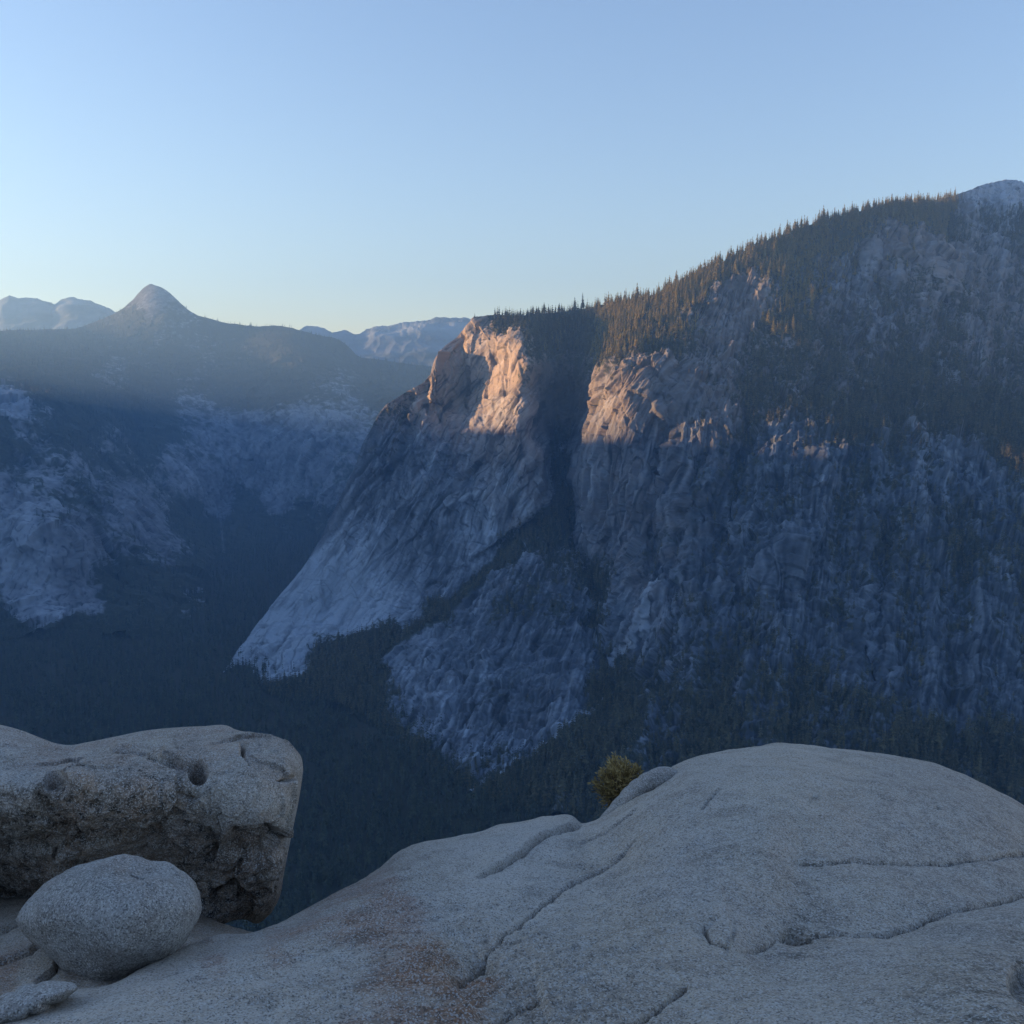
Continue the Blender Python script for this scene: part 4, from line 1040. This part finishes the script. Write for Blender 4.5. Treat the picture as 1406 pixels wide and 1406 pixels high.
def pebble_rock(name, outline, Yc, R, sub, label, mat, amp=1.0, seed=800, tilt=0.0, feats=None, flat=1.0, dk=.12, cuts=0):
    V, Fc = ico(sub)
    o = np.array(outline, float); c = o.mean(0)
    th = np.arctan2(-(o[:, 1] - c[1]), o[:, 0] - c[0]); r = np.hypot(o[:, 0] - c[0], o[:, 1] - c[1])
    k = np.argsort(th); th, r = th[k], r[k]
    a = np.arctan2(V[:, 2], V[:, 0])
    rad = np.interp(a, np.r_[th[-1] - 2 * np.pi, th, th[0] + 2 * np.pi], np.r_[r[-1], r, r[0]])
    # soften the outline a little
    rho = np.hypot(V[:, 0], V[:, 2])
    uu = c[0] + rad * rho * np.cos(a); vv = c[1] - rad * rho * np.sin(a)
    dy = np.sign(V[:, 1]) * np.abs(V[:, 1]) ** flat
    Y = Yc + R * dy + tilt * (c[1] - vv)
    P = at(uu, vv, Y)
    N = P - P.mean(0); N /= np.linalg.norm(N, axis=1)[:, None]
    sc = R
    H = amp * sc * (.07 * fbm(P / (sc * 1.1), 3, seed) + .022 * fbm(P / (sc * .3), 3, seed + 5) + .008 * fbm(P / (sc * .09), 3, seed + 9, .6))
    rc = np.random.default_rng(seed)
    for _ in range(cuts):                      # broken flats
        n = rc.normal(size=3); n[1] = -abs(n[1]); n[2] = abs(n[2]) * .8 - .1; n /= np.linalg.norm(n)
        H -= sc * .38 * np.maximum(0, V @ n - rc.uniform(.84, .93))
    for (pu, pv, ru, rv, dp, ang) in (feats or []):
        dx, dy_ = uu - pu, vv - pv
        x = dx * math.cos(ang) + dy_ * math.sin(ang); y = -dx * math.sin(ang) + dy_ * math.cos(ang)
        H -= np.where(V[:, 1] < 0, dp * sstep(1.2, .5, np.hypot(x / ru, y / rv)), 0)
    P = P + N * H[:, None]
    A = dict(dark=np.clip(dk + .3 * fbm(P / (sc * .5), 3, seed + 20), 0, 1), rust=np.clip(.05 + .25 * fbm(P / (sc * .6), 3, seed + 23), 0, 1), pale=np.clip(.12 + .4 * fbm(P / (sc * .7), 3, seed + 26), 0, 1))
    base = np.array([P[:, 0].mean(), P[:, 1].mean(), P[:, 2].min()])
    ob = add_mesh(name, P, Fc, mat, A, loc=base)
    return tag(ob, label, 'boulder')


def build_boulders():
    egg = [(22, 1264), (26, 1252), (37, 1236), (55, 1220), (76, 1206), (98, 1195), (122, 1186), (150, 1181), (180, 1180), (210, 1181), (238, 1186), (258, 1196), (272, 1209), (281, 1224), (284, 1240), (281, 1257), (273, 1274),
           (262, 1290), (247, 1304), (225, 1318), (200, 1331), (178, 1341), (155, 1348), (135, 1350), (116, 1344), (98, 1333), (78, 1317), (58, 1301), (40, 1286), (28, 1275)]
    pebble_rock('boulder', egg, 3.72, .34, 7, 'smooth egg shaped grey boulder lying under the overhang', M_BOULDER, 1.25, 800, .0012,
                [(193, 1195, 13, 3, .03, .35), (205, 1212, 9, 3, .01, .1), (60, 1262, 12, 5, .006, -.8)], cuts=9)
    knob = [(820, 1128), (836, 1108), (850, 1092), (862, 1079), (876, 1068), (890, 1059), (905, 1053), (918, 1053), (930, 1058), (936, 1066), (926, 1076), (910, 1087), (890, 1100), (865, 1115), (845, 1128), (830, 1134)]
    pebble_rock('boulder', knob, 5.75, .22, 6, 'small rounded blue grey knob of rock beside the shrub', M_BOULDER, .6, 840, 0, None, .8, .05)
    slab = [(-40, 1392), (-10, 1376), (20, 1362), (50, 1352), (80, 1348), (100, 1350), (107, 1357), (96, 1366), (70, 1380), (40, 1396), (0, 1412), (-40, 1420)]
    pebble_rock('boulder', slab, 3.0, .16, 6, 'low pale blue grey slab of rock in front of the egg shaped boulder', M_BOULDER, .6, 870, .002, None, .8, .0)


# ------------------------------------------------------------------ shrub
def build_shrub():
    base = at(838, 1150, 6.35)
    root = bpy.data.objects.new('shrub', None); COL.objects.link(root); root.location = base
    tag(root, 'yellow green spiky shrub growing behind the rounded knob of rock', 'shrub')
    V, Fc, T = [], [], []
    r = np.random.default_rng(5)
    SV, SF = [], []

    def tube(a, b, ra, rb):
        a, b = np.array(a), np.array(b); d = b - a; d = d / np.linalg.norm(d)
        x = np.cross(d, [0.3, 0.9, 0.1]); x /= np.linalg.norm(x); y = np.cross(d, x)
        n = len(SV)
        for p, rr in ((a, ra), (b, rb)):
            for k in range(5):
                an = 2 * math.pi * k / 5
                SV.append(p + rr * (math.cos(an) * x + math.sin(an) * y))
        for k in range(5):
            SF.append((n + k, n + (k + 1) % 5, n + 5 + (k + 1) % 5, n + 5 + k))
    cen = at(851, 1086, 6.35) - base
    rad = np.array([.125, .12, .142])
    for k in range(330):
        d = r.normal(size=3); d /= np.linalg.norm(d)
        d[2] = d[2] * .9 + .25
        f = r.random() ** .33
        p = cen + d * rad * f * (1 + .12 * math.sin(5 * d[0] + 3 * d[2]))
        # twig direction: outwards and up
        g = d * .8 + np.array([0, 0, .45]) + r.normal(0, .25, 3); g /= np.linalg.norm(g)
        L = r.uniform(.045, .085)
        tip = p + g * L
        if k % 6 == 0:
            mid = cen * .55 + d * rad * .2
            tube((0, 0, -.05), mid, .006, .004); tube(mid, p, .004, .002)
        tube(p, tip, .0016, .0008)
        tint = float(np.clip(.5 + .35 * d[2] + r.normal(0, .2), 0, .98))
        for m in range(12):
            q = p + g * L * (m / 11.0)
            s = r.normal(size=3); s -= g * (s @ g); s /= np.linalg.norm(s)
            lf = s * .7 + g * .75; lf /= np.linalg.norm(lf)
            ln = r.uniform(.022, .036); w = np.cross(lf, r.normal(size=3)); w = w / np.linalg.norm(w) * .0042
            n = len(V)
            V.extend([q, q + lf * ln * .5 + w, q + lf * ln, q + lf * ln * .5 - w]); Fc.append((n, n + 1, n + 2, n + 3)); T.extend([tint] * 4)
    k = NT('yellow green needles')
    k.link(k.mix(k.attr('tint'), (0.13, 0.10, 0.038), (0.42, 0.31, 0.125)), k.b.inputs['Base Color'])
    k.b.inputs['Roughness'].default_value = .6
    add_mesh('foliage', np.array(V), np.array(Fc), k.m, dict(tint=np.array(T)), smooth=False, parent=root)
    add_mesh('stem', np.array(SV), np.array(SF), mat_plain('shrub bark', (.12, .085, .06)), None, parent=root)


# ------------------------------------------------------------------ air, sky, sun
SUN_EL, SUN_AZ = math.radians(6.6), math.radians(-83)


def build_light():
    w = bpy.data.worlds.new("World"); S.world = w; w.use_nodes = True
    nt = w.node_tree
    k = nt.nodes.new('ShaderNodeTexSky'); k.sky_type = 'NISHITA'; k.sun_disc = False
    k.sun_elevation = SUN_EL; k.sun_rotation = SUN_AZ
    k.altitude = 1800; k.air_density = 1.5; k.dust_density = 0.3; k.ozone_density = 2.0
    wb = nt.nodes.new('ShaderNodeMix'); wb.data_type = 'RGBA'; wb.blend_type = 'MULTIPLY'     # camera white balance
    wb.inputs[0].default_value = 1.0; wb.inputs[7].default_value = (1.03, 0.955, 1.15, 1)
    nt.links.new(k.outputs[0], wb.inputs[6])
    nt.links.new(wb.outputs[2], nt.nodes['Background'].inputs[0])
    nt.nodes['Background'].inputs[1].default_value = 0.07
    L = bpy.data.lights.new('sun', 'SUN'); L.energy = 3.3; L.angle = math.radians(.5); L.color = (1.0, .60, .28)
    o = bpy.data.objects.new('sun', L); COL.objects.link(o)
    from mathutils import Vector
    d = Vector((math.sin(SUN_AZ) * math.cos(SUN_EL), math.cos(SUN_AZ) * math.cos(SUN_EL), math.sin(SUN_EL)))
    o.rotation_euler = d.to_track_quat('Z', 'Y').to_euler()
    S.view_settings.view_transform = 'Standard'; S.view_settings.look = 'None'
    S.view_settings.exposure = 2.34; S.view_settings.gamma = 1.0


HAZE = 8.6e-5


def build_haze():
    lo = np.array([-5600., -6300., FLOOR_Z - 120]); hi = np.array([4600., 9900., 1200.])
    V = [[(lo, hi)[(i >> a) & 1][a] for a in range(3)] for i in range(8)]
    Fc = [(0, 2, 3, 1), (4, 5, 7, 6), (0, 1, 5, 4), (2, 6, 7, 3), (0, 4, 6, 2), (1, 3, 7, 5)]
    m = bpy.data.materials.new('haze'); m.use_nodes = True
    nt = m.node_tree; nt.nodes.remove(nt.nodes['Principled BSDF'])
    pv = nt.nodes.new('ShaderNodeVolumePrincipled')
    pv.inputs['Color'].default_value = (.32, .60, 1.0, 1)
    pv.inputs['Density'].default_value = HAZE
    pv.inputs['Anisotropy'].default_value = .4
    nt.links.new(pv.outputs[0], nt.nodes['Material Output'].inputs['Volume'])
    o = add_mesh('haze', V, Fc, m, smooth=False)
    tag(o, 'thin blue morning haze filling the valley', 'haze', kind='stuff')


build_light()
cl = build_cliff()
hl = build_hills()
far_ridge('mountain', [(395, 462), (412, 451), (430, 447), (445, 450), (460, 454), (468, 453), (474, 451), (480, 454), (488, 457), (505, 451), (525, 446), (560, 442), (585, 438), (605, 435), (630, 435), (660, 438), (760, 450)], 570, 8900, 7600,
          'pale blue far ridge with bands of bare rock', .15, seed=200)
far_ridge('mountain', [(-320, 440), (-100, 425), (-30, 420), (0, 410), (10, 404), (25, 407), (45, 408), (58, 409), (75, 417), (88, 410), (97, 407), (112, 409), (130, 415), (150, 423), (190, 440), (260, 460)], 560, 9200, 7800,
          'far hazy peaks with patches of snow', .1, seed=230)
build_side_ridge()
fl = build_floor()
build_trees(cl, hl, fl)
build_bedrock()
build_terrace()
build_ledge()
build_boulders()
build_shrub()
build_haze()

S.cycles.use_denoising = True
S.cycles.denoising_prefilter = 'NONE'
S.cycles.max_bounces = 5
S.cycles.diffuse_bounces = 3
S.cycles.volume_bounces = 1
S.cycles.use_adaptive_sampling = False
